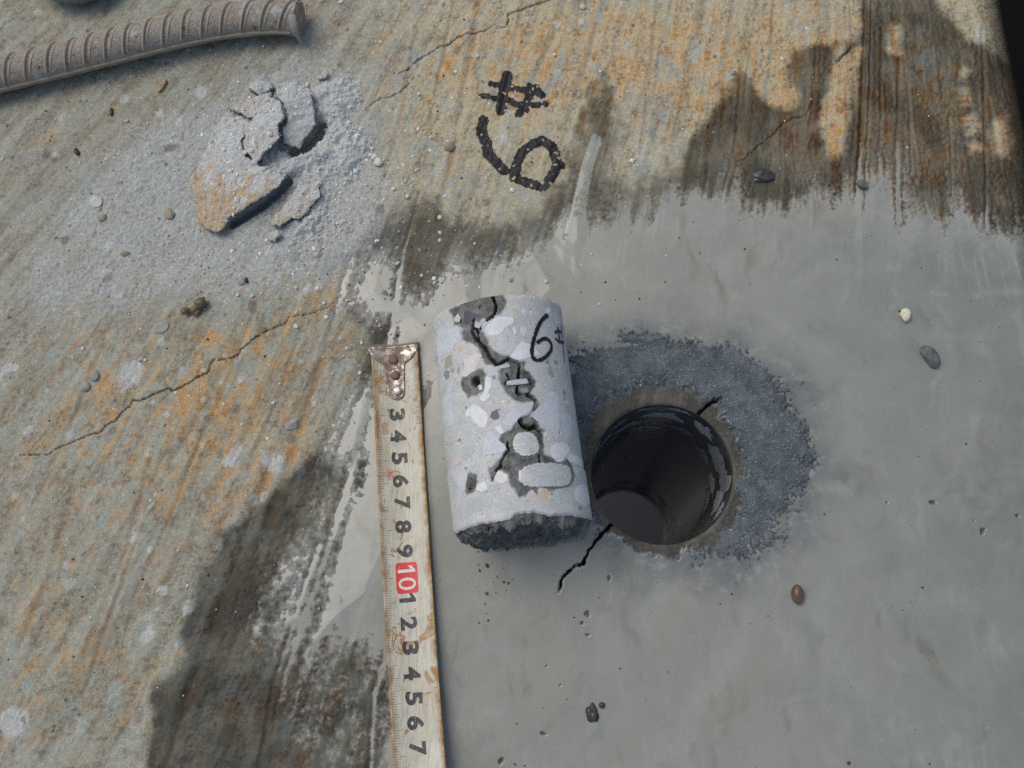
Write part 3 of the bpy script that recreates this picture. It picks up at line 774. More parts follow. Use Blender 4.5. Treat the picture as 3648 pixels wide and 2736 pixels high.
def core_pt(u, s, r):
    a = u / RC
    return A0 + np.multiply.outer(s, DV) + np.multiply.outer(r * np.cos(a), ZV) + np.multiply.outer(r * np.sin(a), SV)


ua = np.concatenate([np.linspace(-math.pi * RC, -.048, 60, endpoint=False), np.linspace(-.048, .048, 300), np.linspace(.048, math.pi * RC, 61)[1:]])
tv = np.linspace(0, 1, 290)
UU, TT = np.meshgrid(ua, tv)
SS = s_bot(UU) * (1 - TT) + STOP * TT
rad_c = core_rad(UU, SS)
rad_c = rad_c - .0016 * sst(STOP - .0022, STOP, SS + .0005 * fbm(UU / .003, SS / .003, 2, 8)) ** 2       # worn top edge
rad_c = rad_c - .0012 * sst(.0012, 0, SS - s_bot(UU)) ** 2 * (.6 + .6 * fbm(UU / .003, SS / .003, 2, 9))
DAMP = [([(800, 150), (920, 150), (960, 230), (930, 330), (880, 380), (820, 400), (760, 430), (680, 470), (680, 560), (740, 640), (760, 720), (820, 780), (900, 830), (1000, 850), (1000, 900), (1100, 900), (1170, 920), (1160, 990), (1230, 1040), (1280, 1110), (1290, 1180), (1240, 1260), (1300, 1320), (1340, 1390), (1310, 1440), (1250, 1500), (1240, 1560), (1130, 1600), (1120, 1550), (1230, 1480), (1270, 1400),
          (1250, 1360), (1170, 1370), (1060, 1340), (960, 1260), (900, 1180), (870, 1010), (980, 930), (850, 960), (750, 950), (690, 880), (640, 760), (560, 700), (470, 680), (450, 590), (480, 540), (420, 500), (360, 510), (370, 450), (350, 380), (300, 330), (480, 240), (650, 190)], r1),
        ([(560, 1040), (640, 1000), (700, 990), (730, 1060), (710, 1120), (720, 1180), (680, 1260), (620, 1290), (540, 1310), (480, 1260), (440, 1160), (460, 1090)], r1),
        ([(1110, 140), (1250, 90), (1310, 170), (1350, 260), (1390, 290), (1370, 360), (1380, 540), (1450, 560), (1530, 640), (1640, 590), (1700, 680), (1720, 780), (1690, 880), (1560, 930), (1440, 940), (1330, 900), (1290, 1000), (1250, 930), (1170, 990), (1100, 1040), (1060, 960), (1000, 860), (980, 760), (900, 710), (820, 830), (770, 800), (770, 700), (850, 640), (900, 560), (970, 480), (880, 380), (920, 300), (1020, 250), (1060, 170)], r2),
        ([(530, 770), (560, 720), (620, 770), (640, 880), (600, 960), (530, 990), (510, 950)], r2)]
damp = np.full(UU.shape, -1.0)
for p, f in DAMP: damp = np.maximum(damp, sdf(UU, SS, cpoly(p, f)))
dampm = sst(-.0007, .0006, damp + .0007 * fbm(UU / .003, SS / .003, 3, 14))
CRK = [([(800, 150), (830, 230), (850, 290), (830, 370), (780, 420), (740, 440)], r1, 1.0), ([(590, 440), (585, 530), (570, 580), (600, 640), (650, 690), (690, 740), (740, 790), (770, 860), (830, 920), (850, 950)], r1, 1.0), ([(585, 530), (630, 545), (640, 620), (650, 690)], r1, .8), ([(660, 480), (668, 540)], r1, .6),
       ([(850, 950), (990, 880), (1080, 905), (1112, 930), (1110, 1000), (1100, 1090)], r1, .9), ([(1090, 1180), (1080, 1260), (1130, 1280)], r1, .8), ([(1200, 1285), (1240, 1310), (1290, 1350), (1330, 1390)], r1, 1.0), ([(960, 1050), (985, 1080), (990, 1110)], r1, .5), ([(1225, 1110), (1245, 1160)], r1, .6), ([(965, 1135), (955, 1160)], r1, .6),
       ([(1105, 145), (1150, 210), (1220, 240), (1290, 215), (1330, 260), (1385, 285)], r2, 1.5), ([(985, 478), (930, 560), (905, 620), (895, 700)], r2, .6), ([(1332, 550), (1330, 625)], r2, .7), ([(985, 470), (965, 440), (975, 400)], r2, .8), ([(815, 800), (800, 830)], r2, .6), ([(900, 640), (850, 720)], r2, .5)]
jc = .0003 * noise(UU / .0013, SS / .0013, 21); jd = .0003 * noise(UU / .0013, SS / .0013, 22)
crk = np.zeros(UU.shape)
for p, f, w_ in CRK:
    d = seg_dist(UU + jc, SS + jd, cpoly(p, f)); crk = np.maximum(crk, sst(w_ * .00066, w_ * .00020, d) * (.0055 + .0015 * w_))
for (x, y, rx, ry, dp, f) in ((610, 1135, 52, 62, .007, r1), (570, 815, 13, 18, .002, r2), (550, 925, 22, 20, .0025, r2), (580, 890, 10, 12, .0015, r2), (430, 378, 18, 20, .0025, r2), (1562, 282, 16, 16, .002, r2), (405, 390, 9, 10, .001, r2), (335, 430, 7, 16, .001, r2), (295, 440, 7, 18, .001, r2), (290, 330, 6, 12, .001, r2), (320, 360, 7, 12, .001, r2), (695, 797, 8, 8, .001, r1), (378, 1145, 8, 8, .001, r1), (888, 1455, 9, 9, .001, r1), (670, 300, 30, 30, .0008, r1), (980, 1145, 8, 8, .001, r2), (630, 945, 9, 7, .0012, r2), (1208, 405, 7, 7, .001, r1), (440, 460, 16, 20, .0012, r1), (1135, 150, 26, 40, .003, r2), (1200, 230, 50, 20, .003, r2), (180, 980, 8, 60, .0006, r1)):
    c = np.array(cyl(*f(x, y))); e = np.array(cyl(*f(x + rx, y))); g = np.array(cyl(*f(x, y + ry)))
    q_ = np.hypot((UU - c[0]) / abs(e[0] - c[0]), (SS - c[1]) / abs(g[1] - c[1])) + .18 * noise(UU / .0012, SS / .0012, 31)
    crk = np.maximum(crk, dp * sst(1.05, .55, q_))
rad_c = rad_c - crk - dampm * (.00010 + .00018 * fbm(UU / .0016, SS / .0016, 3, 41))
rad_c = rad_c + .00003 * noise(UU / .0007, SS / .0007, 42)
PC = core_pt(UU.ravel(), SS.ravel(), rad_c.ravel())
nu, nt_ = len(ua), len(tv); idx = np.arange(nu * nt_).reshape(nt_, nu)
q_ = np.stack([idx[:-1, :-1], idx[:-1, 1:], idx[1:, 1:], idx[1:, :-1]], -1).reshape(-1, 4)
CBASE = A0 + DV * .5 * (STOP + SB0); CBASE[2] = 0
core = empty('concrete_core', CBASE)
tag(core, 'grey drilled concrete core with black 6 and number sign, cracked lengthwise, lying beside the hole', 'concrete core')


def rel(P): return np.asarray(P) - CBASE


mesh_np('body', rel(PC), q_, MCO, core, {'damp': dampm.ravel(), 'fresh': np.zeros(PC.shape[0])})
# top end
rho = [1, .97, .7, .35, 0]; vs = []; fs = []
sel = ua[::3]; n_ = len(sel)
for k, r_ in enumerate(rho):
    for u in sel:
        vs.append(core_pt(np.array([u]), np.array([STOP + (.0002 if k else 0)]), np.array([(RC - .0016) * r_]))[0] - CBASE)
for k in range(len(rho) - 1):
    for j in range(n_ - 1): fs.append((k * n_ + j, k * n_ + j + 1, (k + 1) * n_ + j + 1, (k + 1) * n_ + j))
obj('top_face', vs, fs, mat_plain('cast_face', (150, 148, 140), .85), core)
# broken lower end: stepped fracture, its foot further out than its crest
rhos = np.linspace(1, 0, 80)
UB, RB = np.meshgrid(ua, rhos)
yb = RB * np.sin(UB / RC) * RC; zb = RB * np.cos(UB / RC) * RC
sb = s_bot(UB); s_in = SB0 - .0022 + .0032 * np.clip(zb / RC, -1, 1)
frac = .0042 * fbm(yb / .012, zb / .007, 5, 51, .66) + .0040 * abs(fbm(yb / .009, zb / .006, 4, 52, .62)) - .0022
ww = sst(1.0, .80, RB)
Sb = sb * (1 - ww) + s_in * ww + frac * sst(1.0, .93, RB) - .0012 * sst(1, .9, RB) * sst(0, 1, zb / RC)
edge_r = np.interp(UB, ua, rad_c[0])
Pb = core_pt(UB.ravel(), Sb.ravel(), (edge_r * RB).ravel())
idb = np.arange(nu * len(rhos)).reshape(len(rhos), nu)
qb = np.stack([idb[:-1, :-1], idb[1:, :-1], idb[1:, 1:], idb[:-1, 1:]], -1).reshape(-1, 4)
be = mesh_np('broken_end', rel(Pb), qb, MCO, core, {'damp': np.zeros(len(Pb)), 'fresh': np.ones(len(Pb))})
be['label'] = 'rough dark broken end of the core'


def resample(p, n, seed, jit):
    p = np.asarray(p); q = np.concatenate([p, p[:1]]); l = np.concatenate([[0], np.cumsum(np.hypot(*np.diff(q, axis=0).T))])
    t = np.linspace(0, l[-1], n, endpoint=False)
    o = np.stack([np.interp(t, l, q[:, 0]), np.interp(t, l, q[:, 1])], 1)
    o = .5 * o + .25 * np.roll(o, 1, 0) + .25 * np.roll(o, -1, 0)
    r_ = np.random.RandomState(seed)
    return o + r_.normal(size=o.shape) * jit


def patch(name, pts, f, mat, off=.00010, n=40, jit=.00006, seed=1, parent=None, dome=0.0):
    b = resample(cpoly(pts, f), n, seed, jit); c = b.mean(0)
    ring = []; rs_ = [1.0, .93, .75, .5, .25] if off < .0002 else [1.0, 1.0, .93, .75, .5, .25]; of = ([off, off, off, off, off] if off < .0002 else [-.0004, off, off, off, off, off])
    bs = b
    for _ in range(6): bs = .5 * bs + .25 * np.roll(bs, 1, 0) + .25 * np.roll(bs, -1, 0)
    for r_, o_ in zip(rs_, of):
        p = c + ((b if r_ > .95 else bs) - c) * r_
        ring.append(core_pt(p[:, 0], p[:, 1], core_rad(p[:, 0], p[:, 1]) + o_))
    V = np.concatenate(ring + [core_pt(c[:1], c[1:2], core_rad(c[:1], c[1:2]) + off + dome)]) - CBASE
    F = []
    for k in range(len(rs_) - 1):
        for j in range(n): F.append((k * n + j, k * n + (j + 1) % n, (k + 1) * n + (j + 1) % n, (k + 1) * n + j))
    k = (len(rs_) - 1) * n
    for j in range(n): F.append((k + j, k + (j + 1) % n, k + n))
    return obj(name, V, F, mat, parent or core)


ST = {'w': mat_stone('stone_white', (214, 217, 217), .08), 'b': mat_stone('stone_blue_grey', (193, 199, 202), .1), 'g': mat_stone('stone_grey', (180, 185, 186), .1), 'p': mat_stone('stone_pink', (206, 202, 200), .08, .75, .25), 'r': mat_stone('stone_rose', (198, 188, 185), .1),
      'd': mat_stone('stone_dark', (110, 110, 108), .08), 'k': mat_stone('stone_blue_black', (66, 70, 78), .1, .5), 'o': mat_stone('stone_olive', (158, 158, 142), .08), 'e': mat_stone('stone_beige', (198, 176, 142), .08), 'c': mat_stone('stone_cream', (196, 190, 178), .1), 's': mat_stone('stone_slate', (130, 138, 146), .1), 'q': mat_stone('stone_quartz', (214, 212, 206), .1)}
STONES = [('w', r1, [(740, 500), (860, 405), (1040, 412), (1045, 470), (930, 540), (900, 600), (770, 620), (720, 560)]), ('w', r1, [(1000, 860), (1080, 740), (1130, 680), (1240, 720), (1340, 830), (1180, 870), (1090, 895)]), ('p', r1, [(690, 830), (600, 815), (480, 880), (490, 960), (450, 1060), (510, 1088), (600, 1000), (660, 900)]),
          ('w', r1, [(500, 1480), (590, 1385), (680, 1440), (755, 1500), (745, 1600), (725, 1645), (680, 1656), (610, 1600), (505, 1530)]), ('d', r1, [(790, 1480), (860, 1440), (885, 1540), (830, 1572), (775, 1540)]), ('b', r1, [(985, 1470), (1060, 1430), (1210, 1370), (1275, 1360), (1240, 1460), (1100, 1545), (1020, 1640), (910, 1610)]),
          ('b', r1, [(1420, 1240), (1540, 1260), (1560, 1400), (1556, 1620), (1550, 1770), (1520, 1805), (1480, 1700), (1330, 1600), (1235, 1522), (1300, 1440), (1370, 1370)]), ('b', r2, [(1580, 40), (1690, 100), (1692, 330), (1610, 388), (1585, 250)]), ('b', r1, [(205, 545), (440, 540), (430, 640), (330, 800), (190, 860), (170, 700)]),
          ('b', r1, [(350, 1100), (352, 1400), (380, 1600), (300, 1660), (245, 1600), (230, 1400), (290, 1250)]), ('w', r1, [(740, 1070), (790, 1100), (795, 1190), (750, 1260), (790, 1300), (700, 1365), (650, 1330), (710, 1250), (720, 1130)]), ('b', r2, [(695, 400), (730, 290), (800, 262), (880, 380), (965, 450), (930, 505), (695, 550)]),
          ('w', r2, [(1450, 450), (1520, 400), (1630, 402), (1680, 470), (1620, 570), (1540, 628), (1470, 570)]), ('w', r2, [(1660, 520), (1810, 590), (1825, 690), (1655, 620)]), ('w', r2, [(1700, 930), (1790, 865), (1885, 910), (1885, 1060), (1830, 1128), (1720, 1050)]), ('g', r2, [(520, 1015), (820, 985), (800, 1060), (700, 1150), (430, 1310), (400, 1200), (450, 1080)]),
          ('e', r2, [(1330, 960), (1380, 930), (1425, 980), (1410, 1040), (1370, 1062), (1330, 1020)]), ('c', r2, [(1210, 960), (1250, 930), (1305, 1000), (1290, 1070), (1250, 1080), (1215, 1040)]), ('q', r2, [(820, 820), (870, 712), (980, 770), (965, 840), (900, 862)]), ('w', r2, [(640, 880), (720, 830), (760, 920), (690, 955), (622, 932)]),
          ('g', r2, [(450, 480), (520, 400), (590, 440), (590, 530), (475, 560)]), ('r', r2, [(342, 582), (450, 540), (468, 620), (345, 688)]), ('g', r1, [(810, 972), (990, 935), (1002, 970), (850, 1000)]), ('k', r1, [(480, 370), (520, 332), (630, 380), (580, 440), (512, 508), (480, 460)]), ('c', r1, [(370, 420), (420, 370), (445, 420), (430, 468), (380, 462)]),
          ('c', r1, [(970, 205), (1060, 190), (1112, 250), (1110, 310), (1040, 325), (960, 290)]), ('s', r1, [(270, 1010), (320, 1010), (322, 1080), (290, 1122), (255, 1070)]), ('o', r1, [(275, 870), (340, 822), (360, 960), (265, 1000)]), ('o', r1, [(1430, 960), (1460, 950), (1500, 1080), (1470, 1092), (1425, 1020)]), ('w', r1, [(1032, 520), (1060, 522), (1070, 600), (1042, 610)]),
          ('b', r1, [(1110, 540), (1150, 502), (1200, 560), (1160, 638), (1112, 600)]), ('c', r1, [(740, 1355), (800, 1345), (802, 1410), (745, 1405)]), ('c', r1, [(820, 1325), (870, 1312), (890, 1380), (832, 1388)]), ('w', r1, [(1400, 310), (1440, 290), (1465, 340), (1430, 375), (1402, 350)]), ('b', r1, [(1490, 362), (1540, 400), (1575, 490), (1512, 480)]),
          ('w', r2, [(830, 230), (890, 196), (940, 290), (885, 305)]), ('b', r2, [(350, 720), (535, 715), (530, 800), (500, 970), (440, 905)]), ('g', r2, [(460, 130), (540, 100), (600, 140), (560, 180), (480, 180)]), ('s', r1, [(1420, 880), (1440, 900), (1440, 940), (1395, 930)]), ('s', r1, [(1595, 1225), (1625, 1250), (1620, 1300), (1600, 1280)]), ('g', r2, [(760, 880), (830, 870), (850, 920), (780, 950)]),
          ('e', r2, [(745, 180), (800, 170), (790, 200), (745, 215)]), ('w', r1, [(1135, 330), (1175, 325), (1170, 370), (1150, 385)]), ('w', r1, [(1225, 340), (1250, 335), (1245, 380), (1225, 378)]), ('c', r1, [(1050, 390), (1100, 385), (1098, 420), (1055, 425)]), ('r', r2, [(745, 1240), (780, 1110), (795, 1180), (790, 1240)]), ('s', r1, [(800, 1065), (840, 1068), (838, 1105), (805, 1110)]),
          ('s', r2, [(1755, 1120), (1795, 1120), (1800, 1160), (1765, 1160)]), ('w', r1, [(640, 1180), (680, 1165), (695, 1215), (660, 1235)]), ('g', r1, [(640, 500), (690, 420), (740, 430), (700, 480), (650, 540), (600, 520), (610, 440)])]
for k, (m_, f, p) in enumerate(STONES): patch('aggregate_stone', p, f, ST[m_], .00004 if m_ != 'k' else .00002, 28 if len(p) < 6 else 40, .00005, k)
_r = np.random.RandomState(12); _pl = [cpoly(p, f) for p, f in DAMP] + [cpoly(p, f) for _, f, p in STONES]
for k in range(200):
    u0 = _r.uniform(-.036, .036); s0 = _r.uniform(SB0 + .004, STOP - .003); r0 = .00035 + .0011 * _r.rand() ** 2
    if max(float(sdf(np.array([u0]), np.array([s0]), p)[0]) for p in _pl) > -r0 * 1.3: continue
    n_ = 9; a0 = _r.rand() * 6.3; b = []
    for j in range(n_):
        q_ = r0 * (1 + .28 * _r.normal()); th = a0 + 2 * math.pi * j / n_; b.append((u0 + q_ * math.cos(th), s0 + q_ * _r.uniform(.6, 1.3) * math.sin(th)))
    b = np.array(b); V = np.concatenate([core_pt(b[:, 0], b[:, 1], core_rad(b[:, 0], b[:, 1]) + .00004), core_pt(np.array([u0]), np.array([s0]), core_rad(np.array([u0]), np.array([s0])) + .00005)]) - CBASE
    obj('aggregate_stone', V, [(j, (j + 1) % n_, n_) for j in range(n_)], ST['wbgdgoecsgbwgs'[_r.randint(14)]], core)
MST = mat_steel_cut()
o = patch('steel_bar_section', [(1050, 330), (1090, 298), (1150, 281), (1210, 282), (1262, 306), (1300, 350), (1324, 405), (1330, 460), (1318, 512), (1270, 540), (1200, 551), (1130, 545), (1075, 518), (1042, 470), (1034, 420), (1040, 370)], r2, MST, .00025, 90, .00016, 5); o['label'] = 'round cut steel bar end in the core'
o = patch('steel_bar_section', [(1090, 740), (1140, 690), (1230, 652), (1300, 632), (1480, 637), (1600, 655), (1660, 672), (1692, 780), (1660, 880), (1560, 900), (1240, 905), (1170, 890), (1090, 830), (1110, 790)], r2, MST, .00025, 110, .00018, 6); o['label'] = 'oblong cut steel bar section in the core'
patch('stone_chip', [(960, 1135), (1180, 1105), (1222, 1160), (1060, 1175), (962, 1182)], r1, ST['g'], .0007, 30, .00006, 7)
patch('stone_chip', [(1110, 1220), (1200, 1205), (1215, 1255), (1140, 1270)], r1, ST['s'], .0004, 24, .00006, 8)


def ribbon(pts, f, wd, off, seed):                      # a pen stroke laid on the cut surface
    p = cpoly(pts, f); q = []
    for i in range(len(p) - 1):
        for k in range(5): q.append(p[i] + (p[i + 1] - p[i]) * k / 5)
    q.append(p[-1]); q = np.array(q)
    for _ in range(2): q[1:-1] = .5 * q[1:-1] + .25 * q[:-2] + .25 * q[2:]
    t_ = np.gradient(q, axis=0); t_ /= np.linalg.norm(t_, axis=1)[:, None] + 1e-12; n_ = np.stack([-t_[:, 1], t_[:, 0]], 1)
    m = len(q); r_ = np.random.RandomState(seed); V = []; F = []
    prof = np.array([wd * (1 + .12 * r_.normal()) * (.8 if i in (0, m - 1) else 1) for i in range(m)])
    for k in (-1, -.33, .33, 1):
        e = q + n_ * (prof * .5 * k)[:, None]
        V.append(core_pt(e[:, 0], e[:, 1], core_rad(e[:, 0], e[:, 1]) + off))
    V = np.concatenate(V)
    for k in range(3):
        for i in range(m - 1): F.append((k * m + i, k * m + i + 1, (k + 1) * m + i + 1, (k + 1) * m + i))
    return V, F


MPEN = mat_plain('pen_ink', (24, 24, 25), .4, .5, 900, .15)
allV = []; allF = []; nvt = 0
PEN = [([(1425, 385), (1385, 412), (1340, 465), (1305, 540), (1275, 630), (1250, 730), (1242, 810), (1255, 870), (1300, 900), (1360, 888), (1420, 840), (1462, 780), (1466, 720), (1440, 675), (1400, 650), (1355, 660), (1300, 705)], 34), ([(1500, 590), (1540, 560), (1585, 590)], 26), ([(1505, 650), (1550, 690), (1605, 695)], 26), ([(1535, 520), (1548, 600), (1555, 710)], 24), ([(1572, 510), (1592, 680), (1612, 930)], 12)]
for k, (p, wd) in enumerate(PEN):
    V, F = ribbon(p, r1, wd * 1.25 * .31645 / 8.75 * .001, .00026, k)
    allV.append(V); allF += [tuple(i + nvt for i in f) for f in F]; nvt += len(V)
o = obj('marker_writing', np.concatenate(allV) - CBASE, allF, MPEN, core); o['label'] = 'black 6 and number sign penned on the core'

# ------------------------------------------------------------------ steel tape measure
TCP = [(1404, 1215, .0019), (1408, 1260, .0018), (1420, 1485, .0018), (1436, 1760, .0022), (1454.5, 2075, .0034), (1474, 2400, .0055), (1496, 2711, .0085), (1520, 3000, .013), (1540, 3250, .019)]
tc = np.array([atp(*p) for p in TCP]); tl = np.concatenate([[0], np.cumsum(np.linalg.norm(np.diff(tc, axis=0), axis=1))])
A_ZERO = np.interp(0, [0], [0]); TW = .0207
_pol = [np.polyfit(tl, tc[:, k], 4) for k in range(3)]
_hk = atp(1408, 1240, .0018)
_ss = np.linspace(0, tl[-1], 2000); _cc = np.stack([np.polyval(p, _ss) for p in _pol], 1)
A_ZERO = _ss[np.argmin(np.linalg.norm(_cc - _hk, axis=1))]


def tape_pt(a, v, off):                                 # a: reading along the tape (m), v: across (-.5 left .. .5 right)
    a = np.asarray(a, float) + A_ZERO; v = np.asarray(v, float)
    c = np.stack([np.polyval(p, a) for p in _pol], -1); d = np.stack([np.polyval(np.polyder(p), a) for p in _pol], -1)
    d /= np.linalg.norm(d, axis=-1)[..., None]
    lat = np.cross(d, ZV); lat /= np.linalg.norm(lat, axis=-1)[..., None]; lat = -lat * np.sign((lat[..., 0:1]) * -1)
    up = np.cross(lat, d); up *= np.sign(up[..., 2:3])
    z_ = .0019 * (2 * v) ** 2 + off
    return c + lat * (v * TW)[..., None] + up * z_[..., None]


tape = empty('tape_measure', tuple(tape_pt(.1, 0, 0) * np.array([1, 1, 0])))
TB = np.array(tape.location)
tag(tape, 'worn rusty white steel tape measure with black numbers and a red 10', 'tape measure')
aa = np.linspace(.0, tl[-1] - A_ZERO, 420); vv = np.linspace(-.5, .5, 27)
AA, VV = np.meshgrid(aa, vv, indexing='ij')
nick = 1 - .004 * np.clip(fbm(AA / .004, np.sign(VV) * 3 + AA * 0, 3, 3), 0, 1) * (abs(VV) > .49)
top = tape_pt(AA.ravel(), (VV * nick).ravel(), .00012); bot = tape_pt(AA.ravel(), (VV * nick).ravel(), -.00012)
na, nv = AA.shape; it = np.arange(na * nv).reshape(na, nv); ib = it + na * nv
Q = [np.stack([it[:-1, :-1], it[:-1, 1:], it[1:, 1:], it[1:, :-1]], -1).reshape(-1, 4), np.stack([ib[:-1, :-1], ib[1:, :-1], ib[1:, 1:], ib[:-1, 1:]], -1).reshape(-1, 4)]
for c_ in (0, -1): Q.append(np.stack([it[:-1, c_], it[1:, c_], ib[1:, c_], ib[:-1, c_]], -1))
for c_ in (0, -1): Q.append(np.stack([it[c_, :-1], it[c_, 1:], ib[c_, 1:], ib[c_, :-1]], -1))
ed = np.tile(((.5 - abs(VV)) * TW).ravel(), 2)
MTP = mat_tape()
mesh_np('blade', np.concatenate([top, bot]) - TB, np.concatenate(Q), MTP, tape, {'edge': ed, 'along': np.tile(AA.ravel(), 2)})


ONE = np.array([(.40, 0), (.74, 0), (.74, 1), (.50, 1), (.02, .78), (.02, .60), (.40, .74)])


def text_mesh(body, bold):
    if body == '1': return ONE * np.array([.55, 1]), [tuple(range(7))]
    if body == '10':
        V, F = text_mesh('0', bold); lo_, hi_ = V.min(0), V.max(0); V = (V - lo_) / (hi_ - lo_)
        return np.concatenate([ONE * np.array([.62, 1]), V * np.array([.80, 1]) + np.array([.78, 0])]), [tuple(range(7))] + [tuple(i + 7 for i in f) for f in F]
    cu = bpy.data.curves.new('txt', 'FONT'); cu.body = body; cu.size = 1.0; cu.align_x = 'CENTER'; cu.offset = bold; cu.resolution_u = 4
    ob = bpy.data.objects.new('txt', cu); C.objects.link(ob)
    dg = bpy.context.evaluated_depsgraph_get(); me = bpy.data.meshes.new_from_object(ob.evaluated_get(dg))
    V = np.array([v.co[:2] for v in me.vertices]); F = [tuple(p.vertices) for p in me.polygons]
    bpy.data.objects.remove(ob); bpy.data.meshes.remove(me); bpy.data.curves.remove(cu)
    return V, F


def number(body, a_mid, v_mid, hgt_, wid, mat, off=.0002, bold=.04, parent=None, name='number'):
    V, F = text_mesh(body, bold)
    c0 = .5 * (V.max(0) + V.min(0)); e = V.max(0) - V.min(0)
    n_ = (V - c0) / e
    a = a_mid + n_[:, 0] * wid; v = v_mid + n_[:, 1] * hgt_ / TW
    return obj(name, tape_pt(a, v, off) - TB, F, mat, parent or tape, False)


def a_of(px, py):
    p = atp(px, py, .003 + .006 * max(0, (py - 1500) / 1200)); return float(_ss[np.argmin(np.linalg.norm(_cc[:, :2] - p[:2], axis=1))] - A_ZERO)


MBK = mat_print('worn_black_print', (36, 38, 42), .55); MBK2 = mat_print('black_print', (36, 38, 46), .3); MRED = mat_print('red_print', (206, 44, 40), .25); MWH = mat_print('white_print', (214, 208, 196), .1)
NUMS = [('3', 1413, 1475), ('4', 1422, 1552), ('5', 1427, 1630), ('6', 1432, 1712), ('7', 1437, 1790), ('8', 1445, 1874), ('9', 1449, 1962), ('1', 1462, 2128), ('2', 1466, 2220), ('3', 1472, 2308), ('4', 1478, 2398), ('5', 1484, 2488), ('6', 1490, 2576), ('7', 1496, 2668), ('8', 1503, 2762), ('9', 1510, 2856)]
for k, (b_, x, y) in enumerate(NUMS):
    number(b_, a_of(x, y), -.03, .0069, .0054 if b_ != '1' else .0036, MBK if k < 7 else MBK2)
a10 = a_of(1455, 2057)
g_ = np.linspace(-1, 1, 9); V = []; F = []
for i in g_:
    for j in g_:
        rx = abs(i) > .99 and abs(j) > .99
        V.append(tape_pt(a10 + .0064 * i * (.95 if rx else 1), -.015 + .0044 / .0100 * .5 * j * (.93 if rx else 1), .00018))
for i in range(8):
    for j in range(8): F.append((i * 9 + j, i * 9 + j + 1, (i + 1) * 9 + j + 1, (i + 1) * 9 + j))
box = obj('red_number_box', np.array(V) - TB, F, MRED, tape); box['label'] = 'red box with a white 10 on the tape'
number('10', a10, -.015, .0074, .0100, MWH, .00030, .0, box)
# graduation marks
V = []; F = []
def mark(a, v0, v1, wd=.00013):
    k = len(V)
    for aa_, vv_ in ((a - wd / 2, v0), (a - wd / 2, v1), (a + wd / 2, v1), (a + wd / 2, v0)): V.append(tape_pt(aa_, vv_, .00017))
    F.append((k, k + 1, k + 2, k + 3))
for k in range(4, 222):
    ln = .20 if k % 10 == 0 else .145 if k % 5 == 0 else .105
    mark(k * .001, -.47, -.47 + ln)
    if k < 36 and rng.random() < .75: mark(k * .001, .46 - ln * .8, .46)
o = obj('tick_marks', np.array(V) - TB, F, mat_print('tick_print', (92, 92, 84), .9), tape, False); o['kind'] = 'stuff'
# small faded red characters
V = []; F = []
def stroke(a0, v0, a1, v1, wd=.00030):
    k = len(V); d = np.array([a1 - a0, (v1 - v0) * TW]); d /= np.linalg.norm(d); n_ = np.array([-d[1], d[0]]) * wd / 2
    for (a_, v_, s_) in ((a0, v0, 1), (a1, v1, 1), (a1, v1, -1), (a0, v0, -1)): V.append(tape_pt(a_ + s_ * n_[0], v_ + s_ * n_[1] / TW, .00019))
    F.append((k, k + 1, k + 2, k + 3))
for (ab, vb) in ((a_of(1370, 1508), -.30), (a_of(1372, 1530), -.29), (a_of(1385, 1672), -.24), (a_of(1390, 1693), -.23)):
    for s_ in ((0, -.05, 0, .05), (.0009, -.04, .0009, .05), (.0018, -.05, .0018, .05), (0, -.05, .0018, -.05), (.0002, .05, .0016, .045)): stroke(ab + s_[0], vb + s_[1], ab + s_[2], vb + s_[3])
o = obj('red_characters', np.array(V) - TB, F, mat_print('faded_red_print', (196, 84, 72), .8), tape, False); o['kind'] = 'stuff'
# end hook
MHK = mat_hook()
def k3(x, y): return (1240 + .18083 * x, 1180 + .18083 * y)
HK = [(390, 315), (560, 300), (760, 292), (960, 282), (1160, 262), (1370, 240), (1388, 300), (1350, 400), (1285, 495), (1190, 570), (1115, 622), (1103, 690), (1104, 850), (1108, 1010), (1108, 1150), (1100, 1240), (1050, 1315), (960, 1350), (860, 1322), (800, 1260), (770, 1170), (745, 1000), (722, 820), (700, 680), (655, 630), (560, 580), (470, 500), (412, 410)]
hp = np.array([atp(*k3(*p), .0035)[:2] for p in HK]); n_ = len(hp)
tg = np.roll(hp, -1, 0) - np.roll(hp, 1, 0); tg /= np.linalg.norm(tg, axis=1)[:, None]; nin = np.stack([tg[:, 1], -tg[:, 0]], 1)
if sdf(hp[3:4, 0] + nin[3:4, 0] * .0005, hp[3:4, 1] + nin[3:4, 1] * .0005, hp)[0] < 0: nin = -nin


def tape_v(x, y):                                       # height of the tape's hollow under a point
    i = np.argmin(np.hypot(_cc[:, 0] - x, _cc[:, 1] - y)); d_ = math.hypot(_cc[i, 0] - x, _cc[i, 1] - y)
    return float(_cc[i, 2] + .0019 * (2 * d_ / TW) ** 2)


